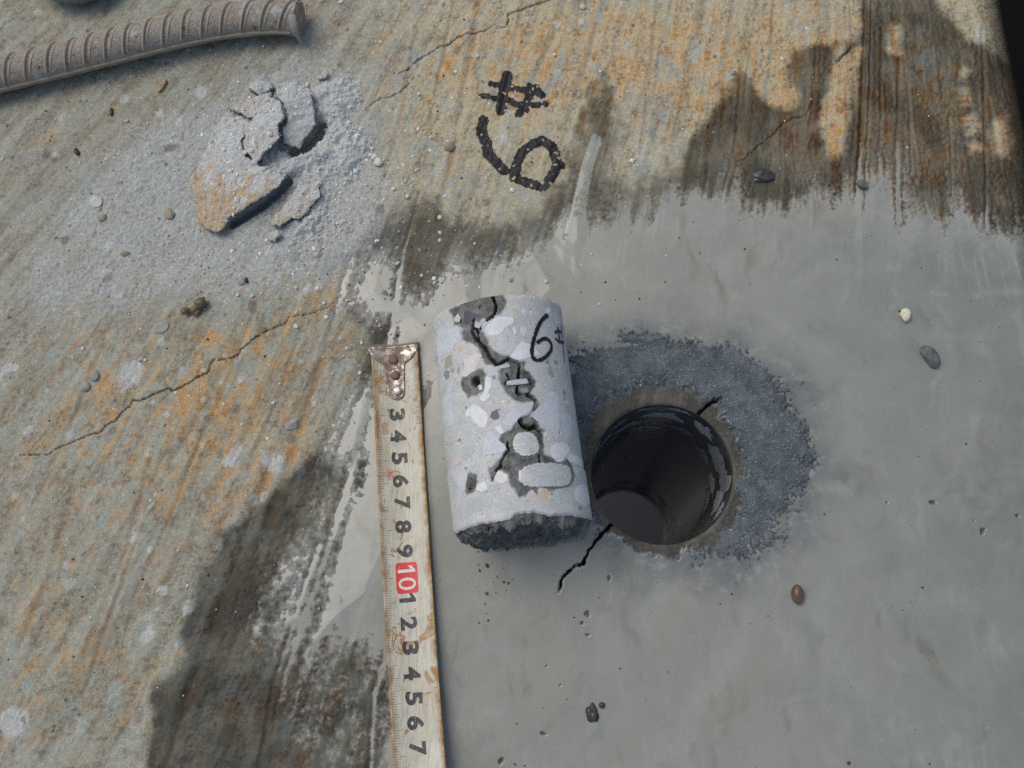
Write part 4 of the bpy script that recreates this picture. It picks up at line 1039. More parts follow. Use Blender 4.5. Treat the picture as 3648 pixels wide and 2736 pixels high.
V = []; rings = [(0, -.0002), (0, .0006), (.00022, .00095), (.00075, .00095), (.0011, .00065)]
for off, dz in rings:
    for p, q_ in zip(hp, nin):
        e = p + q_ * off; V.append((e[0], e[1], min(tape_v(e[0], e[1]), .0030) + dz))
F = [(k * n_ + j, k * n_ + (j + 1) % n_, (k + 1) * n_ + (j + 1) % n_, (k + 1) * n_ + j) for k in range(len(rings) - 1) for j in range(n_)]
F.append(tuple((len(rings) - 1) * n_ + j for j in range(n_)))
lip0 = len(V)                                           # lip folded down over the end of the blade
for j in range(6):
    p = hp[j]; V += [(p[0], p[1] + .0001, min(tape_v(*p), .003) + .0008), (p[0], p[1] + .0009, min(tape_v(*p), .003) + .0003), (p[0], p[1] + .0011, .0002)]
for j in range(5):
    for k in range(2): a_ = lip0 + j * 3 + k; F.append((a_, a_ + 1, a_ + 4, a_ + 3))
hook = obj('end_hook', np.array(V) - TB, F, MHK, tape)
MR1 = mat_rivet(True); MR2 = mat_rivet(False)
for (x, y, r_, m_) in ((890, 545, .00235, MR1), (925, 865, .0021, MR1), (965, 1165, .0021, MR2)):
    c = atp(*k3(x, y), .0035); zb_ = min(tape_v(c[0], c[1]), .003) + .0006; V = []; F = []
    for i, (rr_, zz) in enumerate(((1, -.0004), (1, .0004), (.93, .0008), (.72, .0011), (.4, .00125))):
        for j in range(28): a_ = 2 * math.pi * j / 28; V.append((c[0] + r_ * rr_ * math.cos(a_), c[1] + r_ * rr_ * math.sin(a_), zb_ + zz))
    for i in range(4):
        for j in range(28): F.append((i * 28 + j, i * 28 + (j + 1) % 28, (i + 1) * 28 + (j + 1) % 28, (i + 1) * 28 + j))
    F.append(tuple(range(4 * 28, 5 * 28)))
    obj('rivet', np.array(V) - TB, F, m_, hook)

# ------------------------------------------------------------------ bent reinforcing bar
RBR = .0079
BP = [(-260, 560), (-130, 527), (0, 492), (250, 433), (500, 370), (750, 308), (1000, 245), (1250, 186), (1500, 138), (1700, 120), (1850, 116), (1965, 122)]
bpt = np.array([at(*z1(*p), RBR + .0004) for p in BP])
bl = np.concatenate([[0], np.cumsum(np.linalg.norm(np.diff(bpt, axis=0), axis=1))]); pb = [np.polyfit(bl, bpt[:, k], 5) for k in range(2)]
BL = bl[-1]; BZ = RBR + .0004


def bar_pt(s, ph, r):
    s = np.asarray(s, float); ph = np.asarray(ph, float)
    c = np.stack([np.polyval(pb[0], s), np.polyval(pb[1], s), s * 0 + BZ], -1); d = np.stack([np.polyval(np.polyder(pb[0]), s), np.polyval(np.polyder(pb[1]), s), s * 0], -1)
    d /= np.linalg.norm(d, axis=-1)[..., None]; sd_ = np.stack([d[..., 1], -d[..., 0], d[..., 2]], -1)
    return c + sd_ * (np.sin(ph) * r)[..., None] + ZV * (np.cos(ph) * r)[..., None]


BB = np.array([np.polyval(pb[0], BL * .6), np.polyval(pb[1], BL * .6), 0])
bar = empty('reinforcing_bar', BB); tag(bar, 'bent dusty brown ribbed steel bar with a burred end', 'steel bar')
sa = np.linspace(0, BL, 260); pa = np.linspace(0, 2 * math.pi, 64, endpoint=False); S_, P_ = np.meshgrid(sa, pa, indexing='ij')
rb = RBR * (1 - .02 * np.cos(2 * P_)) + .00012 * fbm(S_ / .005, P_ * 2, 3, 4) + .0002 * sst(BL - .006, BL, S_)
V = bar_pt(S_.ravel(), P_.ravel(), rb.ravel()); ii = np.arange(260 * 64).reshape(260, 64); jj = np.roll(ii, -1, 1)
Q = np.stack([ii[:-1], jj[:-1], jj[1:], ii[1:]], -1).reshape(-1, 4)
MRB = mat_rebar(); MRI = mat_rib()
mesh_np('bar', V - BB, Q, MRB, bar)
cap = np.concatenate([[bar_pt(BL + .0008, 0., 0.)], bar_pt(np.full(64, BL), pa, np.full(64, RBR + .0006))])
obj('cut_end', cap - BB, [(0, 1 + k, 1 + (k + 1) % 64) for k in range(64)], MRB, bar)


def s_at(x, y):
    p = at(*z1(x, y), .014); g = bar_pt(sa, sa * 0, sa * 0); return float(sa[np.argmin(np.hypot(g[:, 0] - p[0], g[:, 1] - p[1]))])


def rib(s0, lean, ph0, ph1, hh):
    n_ = 26; V = []; F = []
    for i in range(n_):
        t_ = i / (n_ - 1); ph = ph0 + (ph1 - ph0) * t_; e = math.sin(math.pi * t_) ** .45; s = s0 - lean * (t_ - .5)
        for (ds, dr) in ((-.0010, -.0003), (-.0004, hh * .8 * e), (0, hh * e), (.0003, hh * .8 * e), (.0006, -.0003)):
            V.append(bar_pt(s + ds, ph, RBR + dr))
    for i in range(n_ - 1):
        for k in range(4): F.append((i * 5 + k, i * 5 + k + 1, (i + 1) * 5 + k + 1, (i + 1) * 5 + k))
    return obj('rib', np.array(V) - BB, F, MRI, bar)


for x, y in ((-160, 530), (-60, 505), (55, 490), (195, 455), (330, 425), (455, 395), (585, 360), (715, 330), (835, 300), (965, 270), (1095, 240), (1225, 210), (1350, 185), (1475, 160), (1610, 140), (1740, 130), (1865, 130)):
    rib(s_at(x, y) + rng.uniform(-.0004, .0004), .0080, -1.15, 1.35, .0012)
    rib(s_at(x, y) + .0025 + rng.uniform(-.0004, .0004), .0080, -1.0, 1.25, .0003)
for ph in (-1.28, 1.50):
    V = []; F = []; n_ = 120
    for i in range(n_):
        s = BL * i / (n_ - 1) * .985
        for (dp, dr) in ((-.13, -.0003), (-.06, .0009), (.06, .0009), (.13, -.0003)): V.append(bar_pt(s, ph + dp, RBR + dr))
    for i in range(n_ - 1):
        for k in range(3): F.append((i * 4 + k, i * 4 + k + 1, (i + 1) * 4 + k + 1, (i + 1) * 4 + k))
    obj('long_rib', np.array(V) - BB, F, MRI, bar)
# burr torn out at the cut: a lip that runs down to the slab
V = []; F = []; n_ = 22
for i in range(n_):
    t_ = i / (n_ - 1); ph = .35 + 1.75 * t_; ex = .4 * rng.random() * .002 + .0012 + .0022 * math.sin(math.pi * min(1, t_ * 1.1)) + .0035 * sst(.75, 1, np.array(t_))
    rr_ = RBR + .0010 + .0030 * float(sst(.72, 1.0, np.array(t_)))
    V += [bar_pt(BL - .0032, ph, RBR * .98), bar_pt(BL - .001, ph, RBR + .0007), bar_pt(BL + ex * .45, ph, rr_), bar_pt(BL + ex * .6, ph, rr_ - .0008), bar_pt(BL - .0005, ph, RBR * .8)]
for i in range(n_ - 1):
    for k in range(4): F.append((i * 5 + k, i * 5 + k + 1, (i + 1) * 5 + k + 1, (i + 1) * 5 + k))
V = np.array(V); V[:, 2] = np.maximum(V[:, 2], .0003)
obj('burr', V - BB, F, mat_plain('burr_cement', (150, 148, 142), .85), bar)

# ------------------------------------------------------------------ spalled flakes and dust heap
def flake(name, label, pts, ctrl, th, seed, orange=0.0, odir=(0, -1), cell=.00045, edge=.0007, grp='spalled concrete flakes in the dust heap', rough=.0007):
    P = gpts(pts, .004, z7); lo = P.min(0) - .002; hi = P.max(0) + .002
    x = np.arange(lo[0], hi[0], cell); y = np.arange(lo[1], hi[1], cell); gx, gy = np.meshgrid(x, y)
    d = sdf(gx, gy, P) + edge * fbm(gx / .0035, gy / .0035, 4, seed, .65)
    cp = gpts([(c[0], c[1]) for c in ctrl], .004, z7); cz = np.array([c[2] for c in ctrl]) * .00090 + .0013
    wsum = 0; zz = 0
    for p, z_ in zip(cp, cz):
        w_ = 1 / (((gx - p[0]) ** 2 + (gy - p[1]) ** 2) + 2.5e-6) ** 1.25; wsum = wsum + w_; zz = zz + w_ * z_
    zz = zz / wsum + rough * fbm(gx / .006, gy / .006, 4, seed + 5, .6) + .00012 * noise(gx / .0011, gy / .0011, seed + 9) + .0007 * fbm(gx / .0026, gy / .0026, 3, seed + 11)
    zz = zz - .0005 * sst(.0012, 0, d)
    ins = d > 0; kp = ins[:-1, :-1] & ins[1:, 1:] & ins[:-1, 1:] & ins[1:, :-1]
    ny, nx = gx.shape; id_ = np.arange(nx * ny).reshape(ny, nx)
    q = np.stack([id_[:-1, :-1], id_[:-1, 1:], id_[1:, 1:], id_[1:, :-1]], -1)[kp]
    e = np.concatenate([q[:, [0, 1]], q[:, [1, 2]], q[:, [2, 3]], q[:, [3, 0]]]); key = np.sort(e, 1); _, inv, cnt = np.unique(key[:, 0].astype(np.int64) * nx * ny + key[:, 1], return_inverse=True, return_counts=True)
    be_ = e[cnt[inv] == 1]
    used = np.unique(q); rm = np.full(nx * ny, -1); rm[used] = np.arange(len(used)); m = len(used)
    co = np.stack([gx.ravel(), gy.ravel(), zz.ravel()], 1)[used]; thv = th * (.8 + .4 * noise(co[:, 0] / .004, co[:, 1] / .004, seed + 2))
    co2 = co.copy(); co2[:, 2] -= thv
    cen = co.mean(0); dist_o = ((co[:, 0] - cen[0]) * odir[0] + (co[:, 1] - cen[1]) * odir[1]) / (np.ptp(co[:, :2], axis=0).max() * .5)
    og = orange * sst(-.35, .6, dist_o + .8 * fbm(co[:, 0] / .006, co[:, 1] / .006, 3, seed + 3)) * (.75 + .25 * sst(-.5, .5, fbm(co[:, 0] / .0025, co[:, 1] / .0025, 2, seed + 4)))
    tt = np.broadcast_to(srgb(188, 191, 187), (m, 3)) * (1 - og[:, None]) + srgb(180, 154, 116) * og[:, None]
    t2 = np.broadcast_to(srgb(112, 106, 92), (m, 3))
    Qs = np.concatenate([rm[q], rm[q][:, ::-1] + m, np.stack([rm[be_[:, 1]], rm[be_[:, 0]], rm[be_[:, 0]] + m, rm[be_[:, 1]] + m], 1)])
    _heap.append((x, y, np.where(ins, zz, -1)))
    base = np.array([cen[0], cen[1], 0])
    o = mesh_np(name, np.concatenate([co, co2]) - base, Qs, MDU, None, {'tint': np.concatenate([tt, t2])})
    o.location = base
    return tag(o, label, 'concrete flake', grp)


# the heap of dust
lo = gpts([(-150, 2050)], 0, z7)[0]; hi = gpts([(2250, -50)], 0, z7)[0]
x = np.arange(lo[0], hi[0], .0005); y = np.arange(lo[1], hi[1], .0005); gx, gy = np.meshgrid(x, y)


def b7(px, py, rx, ry, rot=0.0):
    c = gpts([(px, py)], 0, z7)[0]; k_ = .22657 * .0002015; dx = (gx - c[0]) / k_; dy = -(gy - c[1]) / k_
    u = dx * math.cos(rot) + dy * math.sin(rot); v = -dx * math.sin(rot) + dy * math.cos(rot)
    return np.exp(-((u / rx) ** 2 + (v / ry) ** 2) ** 1.5)


n1 = fbm(gx / .011, gy / .011, 4, 101); n2 = fbm(gx / .0028, gy / .0028, 3, 102); n3 = noise(gx / .001, gy / .001, 103)
dz = .0036 * b7(1420, 300, 330, 230) + .0040 * b7(1480, 800, 330, 300, -.7) + .0036 * b7(1020, 1020, 330, 180, -.5) + .0030 * b7(800, 560, 420, 300, -.6) + .0026 * b7(560, 900, 420, 360, -.6) + .0025 * b7(1250, 1300, 300, 200, -.7) + .0022 * b7(480, 1300, 330, 300, -.7) + .0012 * b7(1300, 1580, 500, 200, -.4)
dz += .0013 * b7(1330, 880, 110, 70, -.3) + .0012 * b7(1520, 440, 90, 110) + .0010 * b7(1000, 830, 70, 60)
dz -= .0160 * b7(1225, 690, 100, 200, .75) + .0110 * b7(790, 1300, 75, 380, .92) + .0060 * b7(1000, 1140, 60, 120, .8)
dz = np.maximum(dz * 1.05, -.008) - .0011 + .0028 * n1 * sst(-.0005, .002, dz) + (.0014 * n2 + .0004 * n3) * sst(-.001, .002, dz) + (.0007 * n2 + .0006 * n3) * sst(.0026, .0008, dz)
kd = dz > -.0016
kd = kd[:-1, :-1] & kd[1:, 1:] & kd[:-1, 1:] & kd[1:, :-1]
tt = np.broadcast_to(srgb(190, 193, 189)[None, None], gx.shape + (3,)); og = sst(.25, .8, n1 + .4 * n2) * sst(.003, .0005, dz) * .5
tt = tt + (srgb(168, 140, 104)[None, None] - tt) * og[..., None]
_heap.append((x, y, dz))
heap = sheet('dust_heap', gx, gy, dz, kd, MDU, None, {'tint': tt}); tag(heap, 'heap of pale grey concrete dust with a small pit in it', 'dust', kind='stuff')

flake('concrete_flake', 'broad flake with rust-stained lower edge lifting over a dark gap', [(400, 440), (600, 470), (690, 540), (640, 640), (600, 740), (640, 860), (740, 940), (900, 1000), (1040, 1070), (940, 1190), (800, 1290), (600, 1400), (465, 1480), (430, 1550), (370, 1580), (240, 1540), (170, 1470), (130, 1300), (100, 1160), (70, 1030), (140, 950), (230, 760), (290, 600)],
      [(400, 450, 1.6), (640, 560, 4.5), (620, 800, 6.0), (900, 1010, 7.2), (1030, 1075, 7.0), (900, 1200, 8.0), (700, 1320, 8.2), (500, 1440, 6.5), (400, 1560, 4.2), (250, 1530, 2.6), (130, 1350, 1.2), (80, 1050, .6), (200, 850, .8), (260, 650, .9), (450, 1000, 4.5), (450, 1250, 5.5)], .0013, 201, .85, (-.35, -1))
flake('concrete_flake', 'narrow flake with curled ragged lip below the dark gap', [(1120, 1110), (1330, 1100), (1345, 1240), (1280, 1300), (1200, 1410), (1120, 1450), (1060, 1440), (960, 1520), (840, 1490), (900, 1400), (1000, 1290), (1090, 1190)],
      [(1120, 1110, 3.2), (1330, 1110, 3.2), (1340, 1240, 3.4), (1200, 1410, 3.6), (1060, 1440, 3.4), (950, 1515, 3.0), (850, 1490, 1.4), (950, 1350, 2.0), (1060, 1220, 2.6), (1150, 1300, 3.6)], .0010, 202, .6, (.4, -1))
flake('concrete_flake', 'tall tent-like flake leaning over the pit in the dust', [(930, 330), (1010, 400), (1040, 550), (985, 610), (990, 740), (870, 840), (800, 890), (740, 972), (680, 960), (705, 890), (590, 780), (600, 690), (650, 580), (700, 510), (850, 370)],
      [(930, 340, 9.5), (1015, 420, 11.5), (1030, 550, 11.5), (985, 620, 11.5), (985, 730, 11.0), (870, 835, 9.0), (740, 965, 6.2), (690, 950, 5.4), (595, 780, 3.6), (610, 680, 3.8), (700, 515, 5.5), (840, 380, 7.8), (850, 620, 10.5)], .0018, 203, .15, (0, -1))
flake('concrete_flake', 'steep flake sloping into the pit behind the tent-like one', [(935, 200), (1040, 175), (1150, 182), (1270, 250), (1300, 420), (1305, 550), (1240, 630), (1130, 762), (1000, 725), (985, 600), (1040, 550), (1020, 400), (945, 320)],
      [(935, 200, 8.0), (1150, 185, 8.0), (1280, 260, 7.5), (1300, 420, 6.0), (1300, 545, 4.4), (1235, 630, 3.2), (1130, 755, 1.6), (1005, 720, 3.0), (990, 610, 6.5), (1035, 550, 7.4), (1020, 400, 9.0), (1130, 330, 8.2), (1150, 560, 5.0)], .0022, 204, 0, (0, -1), rough=.0007)
flake('concrete_flake', 'flake with split edge above the broad rust-stained flake', [(450, 385), (600, 335), (760, 275), (890, 250), (895, 330), (855, 370), (720, 505), (650, 500), (600, 455)],
      [(450, 385, 2.4), (600, 335, 3.6), (890, 255, 6.0), (890, 330, 6.0), (720, 505, 5.6), (650, 500, 5.0), (600, 455, 4.2), (720, 380, 5.4)], .0022, 205, .5, (-1, .2))
flake('concrete_flake', 'loose rounded lump of dusty concrete above the flakes', [(650, 150), (760, 110), (880, 140), (892, 190), (850, 235), (760, 262), (690, 235), (648, 185)],
      [(650, 160, 1.6), (760, 115, 1.8), (885, 150, 2.6), (850, 230, 4.2), (760, 258, 4.2), (690, 232, 3.6), (760, 180, 5.2)], .0030, 206, 0, grp='spalled concrete flakes in the dust heap')
flake('concrete_flake', 'thin grey flake lying below the ragged lip', [(800, 1640), (860, 1560), (940, 1540), (960, 1600), (900, 1640)], [(800, 1640, 1.0), (860, 1560, 1.6), (940, 1545, 2.4), (950, 1600, 2.4), (880, 1630, 1.8)], .0010, 207, .2)
flake('concrete_flake', 'thin grey flake alone above the dust heap', [(1285, 90), (1330, 40), (1400, 10), (1425, 45), (1390, 80), (1330, 95)], [(1285, 90, .9), (1400, 15, 1.6), (1425, 45, 2.0), (1340, 90, 1.5)], .0008, 208, .1, cell=.0003)

# ------------------------------------------------------------------ loose stones, chips and bits
def pebble(name, label, cat, x, y, dims, rot, mat, seed, irr=.18, facet=0.0, sink=.25, group=None, sub=2, k=True):
    p = at(x, y); bm = bmesh.new(); bmesh.ops.create_icosphere(bm, subdivisions=sub, radius=1.0)
    r_ = np.random.RandomState(seed); pl = r_.normal(size=(9, 3)); pl /= np.linalg.norm(pl, axis=1)[:, None]; dd = r_.uniform(.62, .9, 9)
    for v in bm.verts:
        c = np.array(v.co); c = c * (1 + irr * float(noise(np.array(c[0] * 1.3 + seed), np.array(c[1] * 1.3 + c[2] * 2.1), seed)))
        if facet:
            for n_, d_ in zip(pl, dd):
                e = c @ n_ - d_
                if e > 0: c = c - facet * e * n_
        v.co = Vector(c * np.array(dims) * .5e-3)
    me = bpy.data.meshes.new(name); bm.to_mesh(me); bm.free(); me.materials.append(mat)
    if facet < .5: me.polygons.foreach_set('use_smooth', [True] * len(me.polygons))
    o = bpy.data.objects.new(name, me); C.objects.link(o)
    gz = ground_z(p[0], p[1]); o.location = (p[0], p[1], gz + dims[2] * .5e-3 * (1 - 2 * sink)); o.rotation_euler = (0, 0, rot)
    return tag(o, label, cat, group)


PB = {'brown': mat_stone('pebble_brown', (98, 80, 64), .3, .22, 0, 500), 'cream': mat_stone('pebble_cream', (206, 200, 178), .15, .55, 0, 900), 'dark': mat_stone('pebble_dark', (92, 98, 94), .25, .6, 0, 500), 'grey': mat_stone('pebble_grey', (148, 149, 141), .14, .8, 0, 700), 'pale': mat_stone('pebble_pale', (190, 190, 180), .1, .85, 0, 900), 'white': mat_stone('chip_white', (205, 206, 202), .08, .85, 0, 900),
      'tan': mat_stone('pebble_tan', (152, 142, 122), .15, .8, 0, 700), 'orange': mat_stone('chip_orange', (162, 140, 108), .15, .85, 0, 500), 'wet': mat_stone('pebble_wet', (62, 62, 58), .2, .25, 0, 500), 'husk': mat_stone('husk_brown', (96, 88, 66), .22, .45, 0, 700), 'black': mat_stone('seed_black', (46, 40, 36), .2, .5, 0, 900), 'green': mat_stone('stone_green_grey', (122, 134, 124), .12, .8, 0, 400)}
pebble('pebble', 'glossy brown rounded pebble lying in the slurry below the hole', 'pebble', 1720, 1284, (5.4, 7.8, 4.6), .05, PB['brown'], 1, .06, .15, .18, None, 3)
pebble('pebble', 'cream pebble standing out of the slurry at the right', 'pebble', 1953, 684, (4.8, 6.6, 4.6), .25, PB['cream'], 2, .2, .7, .25)
pebble('stone_chip', 'dark grey pointed stone half sunk in the slurry at the right', 'stone chip', 2006, 772, (6.4, 12.4, 5.0), .42, PB['dark'], 3, .2, .8, .3, None, 3)
pebble('stone_chip', 'dark wet stone lodged on the slab above the slurry edge', 'stone chip', 1648, 380, (10.0, 6.5, 4.0), -.15, PB['wet'], 4, .35, .7, .35, None, 3)
pebble('stone_chip', 'small angular grey stone at the slurry edge beside the deep scratch', 'stone chip', 1862, 401, (4.6, 5.6, 4.0), .6, PB['dark'], 5, .2, .9, .25)
pebble('pebble', 'round grey pebble bedded in the slab left of the written 6', 'pebble', 971, 317, (5.4, 5.0, 4.2), .1, PB['tan'], 6, .12, .3, .3)
pebble('stone_chip', 'flat blue-grey stone chip below the curled husk', 'stone chip', 349, 708, (9, 6.4, 1.6), .2, PB['grey'], 7, .25, .9, .3)
pebble('stone_chip', 'flat white chip on dusty slab left of the flakes', 'stone chip', 207, 437, (6.6, 6.4, 1.6), .3, PB['pale'], 8, .2, .9, .2)
pebble('pebble', 'small dark tan pebble between the white chip and the flakes', 'pebble', 221, 471, (4.4, 4.2, 2.6), .3, PB['tan'], 9, .2, .4, .3)
pebble('pebble', 'brown-grey pebble left of the broad rust-stained flake', 'pebble', 366, 462, (5.0, 7.0, 3.2), .5, PB['tan'], 10, .2, .6, .3)
pebble('stone_chip', 'orange-brown chip below the steel bar', 'stone chip', 350, 187, (4.0, 7.6, 2.6), -.5, PB['orange'], 11, .25, .9, .2)
pebble('stone_chip', 'dark triangular stone chip left of the tape hook', 'stone chip', 632, 917, (7.4, 5.6, 3.2), .3, PB['grey'], 12, .35, .95, .35)
pebble('pebble', 'grey pebble above the crack, the right one of a pair', 'pebble', 205, 812, (5.0, 5.4, 3.2), .2, PB['grey'], 13, .15, .5, .3)
pebble('pebble', 'grey pebble above the crack, the left one of a pair', 'pebble', 186, 836, (5.4, 4.4, 3.0), .6, PB['grey'], 14, .15, .5, .3)
pebble('pebble', 'small pale stone sitting in a round pit at the top edge', 'pebble', 1259, 13, (3.2, 3.4, 3.0), .2, PB['pale'], 15, .15, .5, .2)
pebble('crumb', 'white crumb right of the dust heap, the larger of two', 'crumb', 818, 353, (4.2, 4.6, 3.2), .3, PB['white'], 16, .35, .6, .15)
pebble('crumb', 'white crumb right of the dust heap, the smaller of two', 'crumb', 809, 341, (3.6, 3.4, 2.6), .3, PB['white'], 17, .35, .6, .15)
pebble('pebble', 'brown bit at the edge of the dust right above the cracks end', 'pebble', 533, 606, (1.6, 3.4, 1.4), .3, PB['black'], 18, .2, .4, .2)
pebble('pebble', 'pale round pebble in rusty slab right of the curled husk', 'pebble', 522, 608, (4.0, 4.0, 2.0), .2, PB['grey'], 19, .1, .1, .4)
pebble('seed', 'black seed-like speck on the slab below the steel bar', 'seed', 242, 243, (1.8, 4.6, 1.6), .1, PB['black'], 20, .1, 0, .2)
pebble('seed', 'black seed-like speck on dusty slab left of the white chip', 'seed', 167, 329, (2.4, 4.6, 1.8), .6, PB['black'], 21, .1, 0, .2)
pebble('pebble', 'dark tan pebble low on the dusty slab near the rusty area', 'pebble', 270, 548, (5.0, 2.8, 2.4), .2, PB['tan'], 22, .2, .6, .3)
pebble('stone_chip', 'dark wet lump in the slurry under the core', 'stone chip', 1279, 1540, (5.4, 6.6, 3.0), .2, PB['wet'], 23, .6, .4, .45, None, 3)
pebble('crumb', 'small dark wet crumb near the lump in the slurry', 'crumb', 1300, 1522, (2.6, 2.8, 2.0), .2, PB['wet'], 24, .3, .4, .3)
pebble('pebble', 'orange grain in the slurry above the tape hook', 'pebble', 830, 631, (2.4, 2.2, 1.8), 0, PB['orange'], 25, .1, .1, .3)
pebble('stone', 'smooth grey-green stone cut off by the top edge', 'stone', 187, -40, (44, 34, 20), .05, PB['green'], 26, .12, .1, .1, None, 4)
for k, (x, y) in enumerate(((275, 262), (555, 340), (700, 655), (640, 705), (905, 205), (1032, 122), (1197, 120), (850, 410), (880, 425), (860, 570), (950, 470), (1180, 610), (545, 640), (515, 638), (640, 622), (315, 778), (590, 870))):
    pebble('crumb', 'tiny off-white crumb scattered over the dry slab', 'crumb', x, y, (rng.uniform(1.6, 2.8), rng.uniform(1.6, 2.8), 1.6), rng.random() * 3, PB['white'], 60 + k, .3, .7, .15, 'white crumbs on the slab', 1)

# curled husk
hp_ = at(425, 665); husk = empty('dry_husk', (hp_[0], hp_[1], ground_z(hp_[0], hp_[1])))
tag(husk, 'curled brown dry husk lying on the rusty slab', 'husk')
for (ox, oy, oz, ln, r_, a0, a1, rz, tl_) in ((.0026, .0016, .0026, .0050, .0029, -2.2, 1.9, .55, .2), (.0000, -.0008, .0016, .0052, .0019, -2.6, 1.5, .7, -.1), (-.0046, -.0020, .0017, .0036, .0020, -1.2, 2.6, .2, .15), (.0015, -.0016, .0012, .0060, .0012, -2.8, 2.0, .95, 0)):
    V = []; F = []; nn, mm = 18, 8; mt = Matrix.Rotation(rz, 3, 'Z') @ Matrix.Rotation(tl_, 3, 'Y')
    for i in range(nn):
        a_ = a0 + (a1 - a0) * i / (nn - 1)
        for j in range(mm):
            t_ = j / (mm - 1) - .5; rr_ = r_ * (1 - 1.3 * t_ * t_) * (1 - .25 * i / nn) + .0001 * math.sin(7 * a_ + 9 * t_)
            v = mt @ Vector((t_ * ln * (1 + .15 * math.sin(3 * a_)), rr_ * math.sin(a_), rr_ * math.cos(a_))); V.append((v.x + ox, v.y + oy, max(v.z + oz, .0001)))
    for i in range(nn - 1):
        for j in range(mm - 1): F.append((i * mm + j, i * mm + j + 1, (i + 1) * mm + j + 1, (i + 1) * mm + j))
    o = obj('curled_scale', V, F, PB['husk'], husk)
    md = o.modifiers.new('thick', 'SOLIDIFY'); md.thickness = .00025

# grit nobody could count
gv = []; gf = []; gt = []; r_ = np.random.RandomState(9)
base_v = np.array([(1, 0, 0), (-1, 0, 0), (0, 1, 0), (0, -1, 0), (0, 0, 1), (0, 0, -1)], float)
base_f = [(0, 2, 4), (2, 1, 4), (1, 3, 4), (3, 0, 4), (2, 0, 5), (1, 2, 5), (3, 1, 5), (0, 3, 5)]


def grit(x, y, size, colr):
    p = at(x, y); z_ = ground_z(p[0], p[1]); k = len(gv)
    q = base_v * (1 + .5 * (r_.rand(6, 1) - .5)) * size * .5 * np.array([1 + .6 * (r_.rand() - .5), 1 + .6 * (r_.rand() - .5), .75])
    a_ = r_.rand() * 3.1; ca, sa_ = math.cos(a_), math.sin(a_)
    for v in q:
        gv.append((p[0] + v[0] * ca - v[1] * sa_, p[1] + v[0] * sa_ + v[1] * ca, z_ + v[2] + size * .18)); gt.append(colr)
    for f in base_f: gf.append(tuple(i + k for i in f))


WH = srgb(226, 226, 220); GY = srgb(150, 150, 146); DK = srgb(70, 68, 62)
for cxx, cyy, sx, sy, n_, sz in ((950, 300, 160, 200, 420, .00075), (600, 400, 190, 150, 800, .0007), (330, 400, 220, 200, 700, .0006), (420, 780, 330, 280, 420, .00065), (800, 620, 120, 120, 260, .0008), (1300, 200, 400, 180, 220, .0007), (200, 1250, 220, 300, 110, .0006), (250, 120, 260, 90, 160, .0006)):
    for _ in range(n_):
        x_, y_ = cxx + sx * r_.normal(), cyy + sy * r_.normal()
        if -60 < x_ < 2260 and -60 < y_ < 1720: grit(x_, y_, sz * (.5 + r_.exponential(.5)), (WH, WH, GY, WH, GY, DK if abs(x_ - 620) + abs(y_ - 340) > 330 else WH)[r_.randint(6)] * (1 if abs(x_ - 620) + abs(y_ - 340) > 330 else 1.15) * (.85 + .3 * r_.rand()))
for _ in range(330):
    a_ = r_.rand() * 6.28; q_ = r_.rand() ** .6
    grit(640 + 170 * q_ * math.cos(a_), 340 + 150 * q_ * math.sin(a_), .0009 * (.5 + r_.exponential(.6)), WH * (.8 + .25 * r_.rand()))
for _ in range(90): grit(r_.uniform(1000, 2212), r_.uniform(480, 1659), .0006 * (.4 + r_.exponential(.5)), DK)
t = NT('grit_grains'); MGR = t.done(t.attr('tint', False), .85, .3)
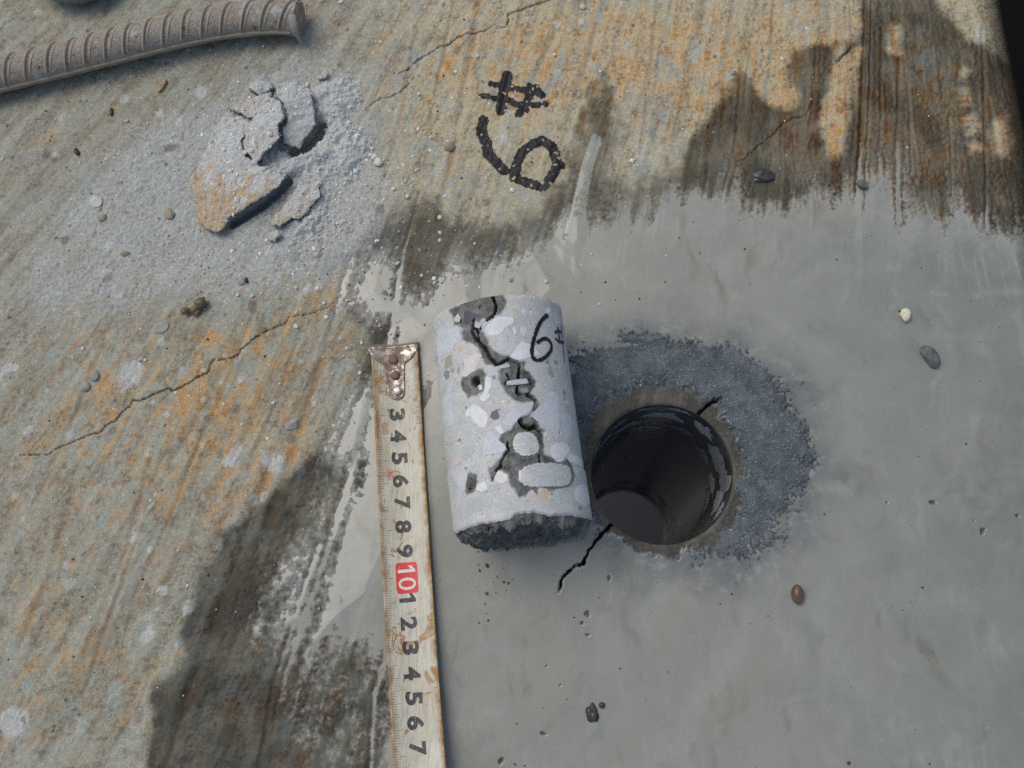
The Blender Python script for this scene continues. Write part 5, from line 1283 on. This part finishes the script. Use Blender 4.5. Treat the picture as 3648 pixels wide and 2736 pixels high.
g = mesh_np('loose_grit', np.array(gv), np.array(gf), MGR, None, {'tint': np.array(gt)}, False); tag(g, 'fine pale grit strewn over the slab', 'grit', kind='stuff')

# ------------------------------------------------------------------ strap hanging close to the lens
t = NT('black_webbing'); wv = t.n('ShaderNodeTexWave'); t.link(t.co, wv.inputs['Vector']); wv.inputs['Scale'].default_value = 900
t.bump(wv.outputs['Fac'], .0003, .5); MSTR = t.done(srgb(13, 13, 14), .95, .1)
path = [(2105, -420, .115), (2118, -220, .108), (2134, -60, .103), (2150, 60, .100), (2172, 160, .098), (2192, 260, .097), (2212, 400, .097), (2236, 600, .099), (2270, 850, .104), (2320, 1150, .112)]
V = []; F = []
pts3 = []
for (x, y, dd) in path:
    d = ray(x * K, y * K); pts3.append(np.array([0, 0, HC]) + d * dd * .62)
pts3 = np.array(pts3); q = []
for i in range(len(pts3) - 1):
    for k in range(6): q.append(pts3[i] + (pts3[i + 1] - pts3[i]) * k / 6)
q = np.array(q + [pts3[-1]])
for _ in range(6): q[1:-1] = .5 * q[1:-1] + .25 * q[:-2] + .25 * q[2:]
tg = np.gradient(q, axis=0); tg /= np.linalg.norm(tg, axis=1)[:, None]
side = np.array([np.cross(t_, RCW[:, 2] if False else (RCW @ np.array([0, 0, 1.0]))) for t_ in tg]); side /= np.linalg.norm(side, axis=1)[:, None]
side *= np.sign((side @ (RCW @ np.array([1.0, 0, 0]))))[:, None]; nrm = np.cross(tg, side)
SWD = .011
for p, s_, n_ in zip(q, side, nrm):
    for (a_, b_) in ((0, -.0006), (.0004, -.0009), (SWD - .0004, -.0009), (SWD, -.0006), (SWD, .0006), (SWD - .0004, .0009), (.0004, .0009), (0, .0006)): V.append(p + s_ * a_ + n_ * b_)
m = len(q)
for i in range(m - 1):
    for k in range(8): F.append((i * 8 + k, i * 8 + (k + 1) % 8, (i + 1) * 8 + (k + 1) % 8, (i + 1) * 8 + k))
F += [tuple(range(8)), tuple(range((m - 1) * 8, m * 8))]
strap = obj('camera_strap', V, F, MSTR); tag(strap, 'blurred black strap hanging in from the upper right corner', 'strap')
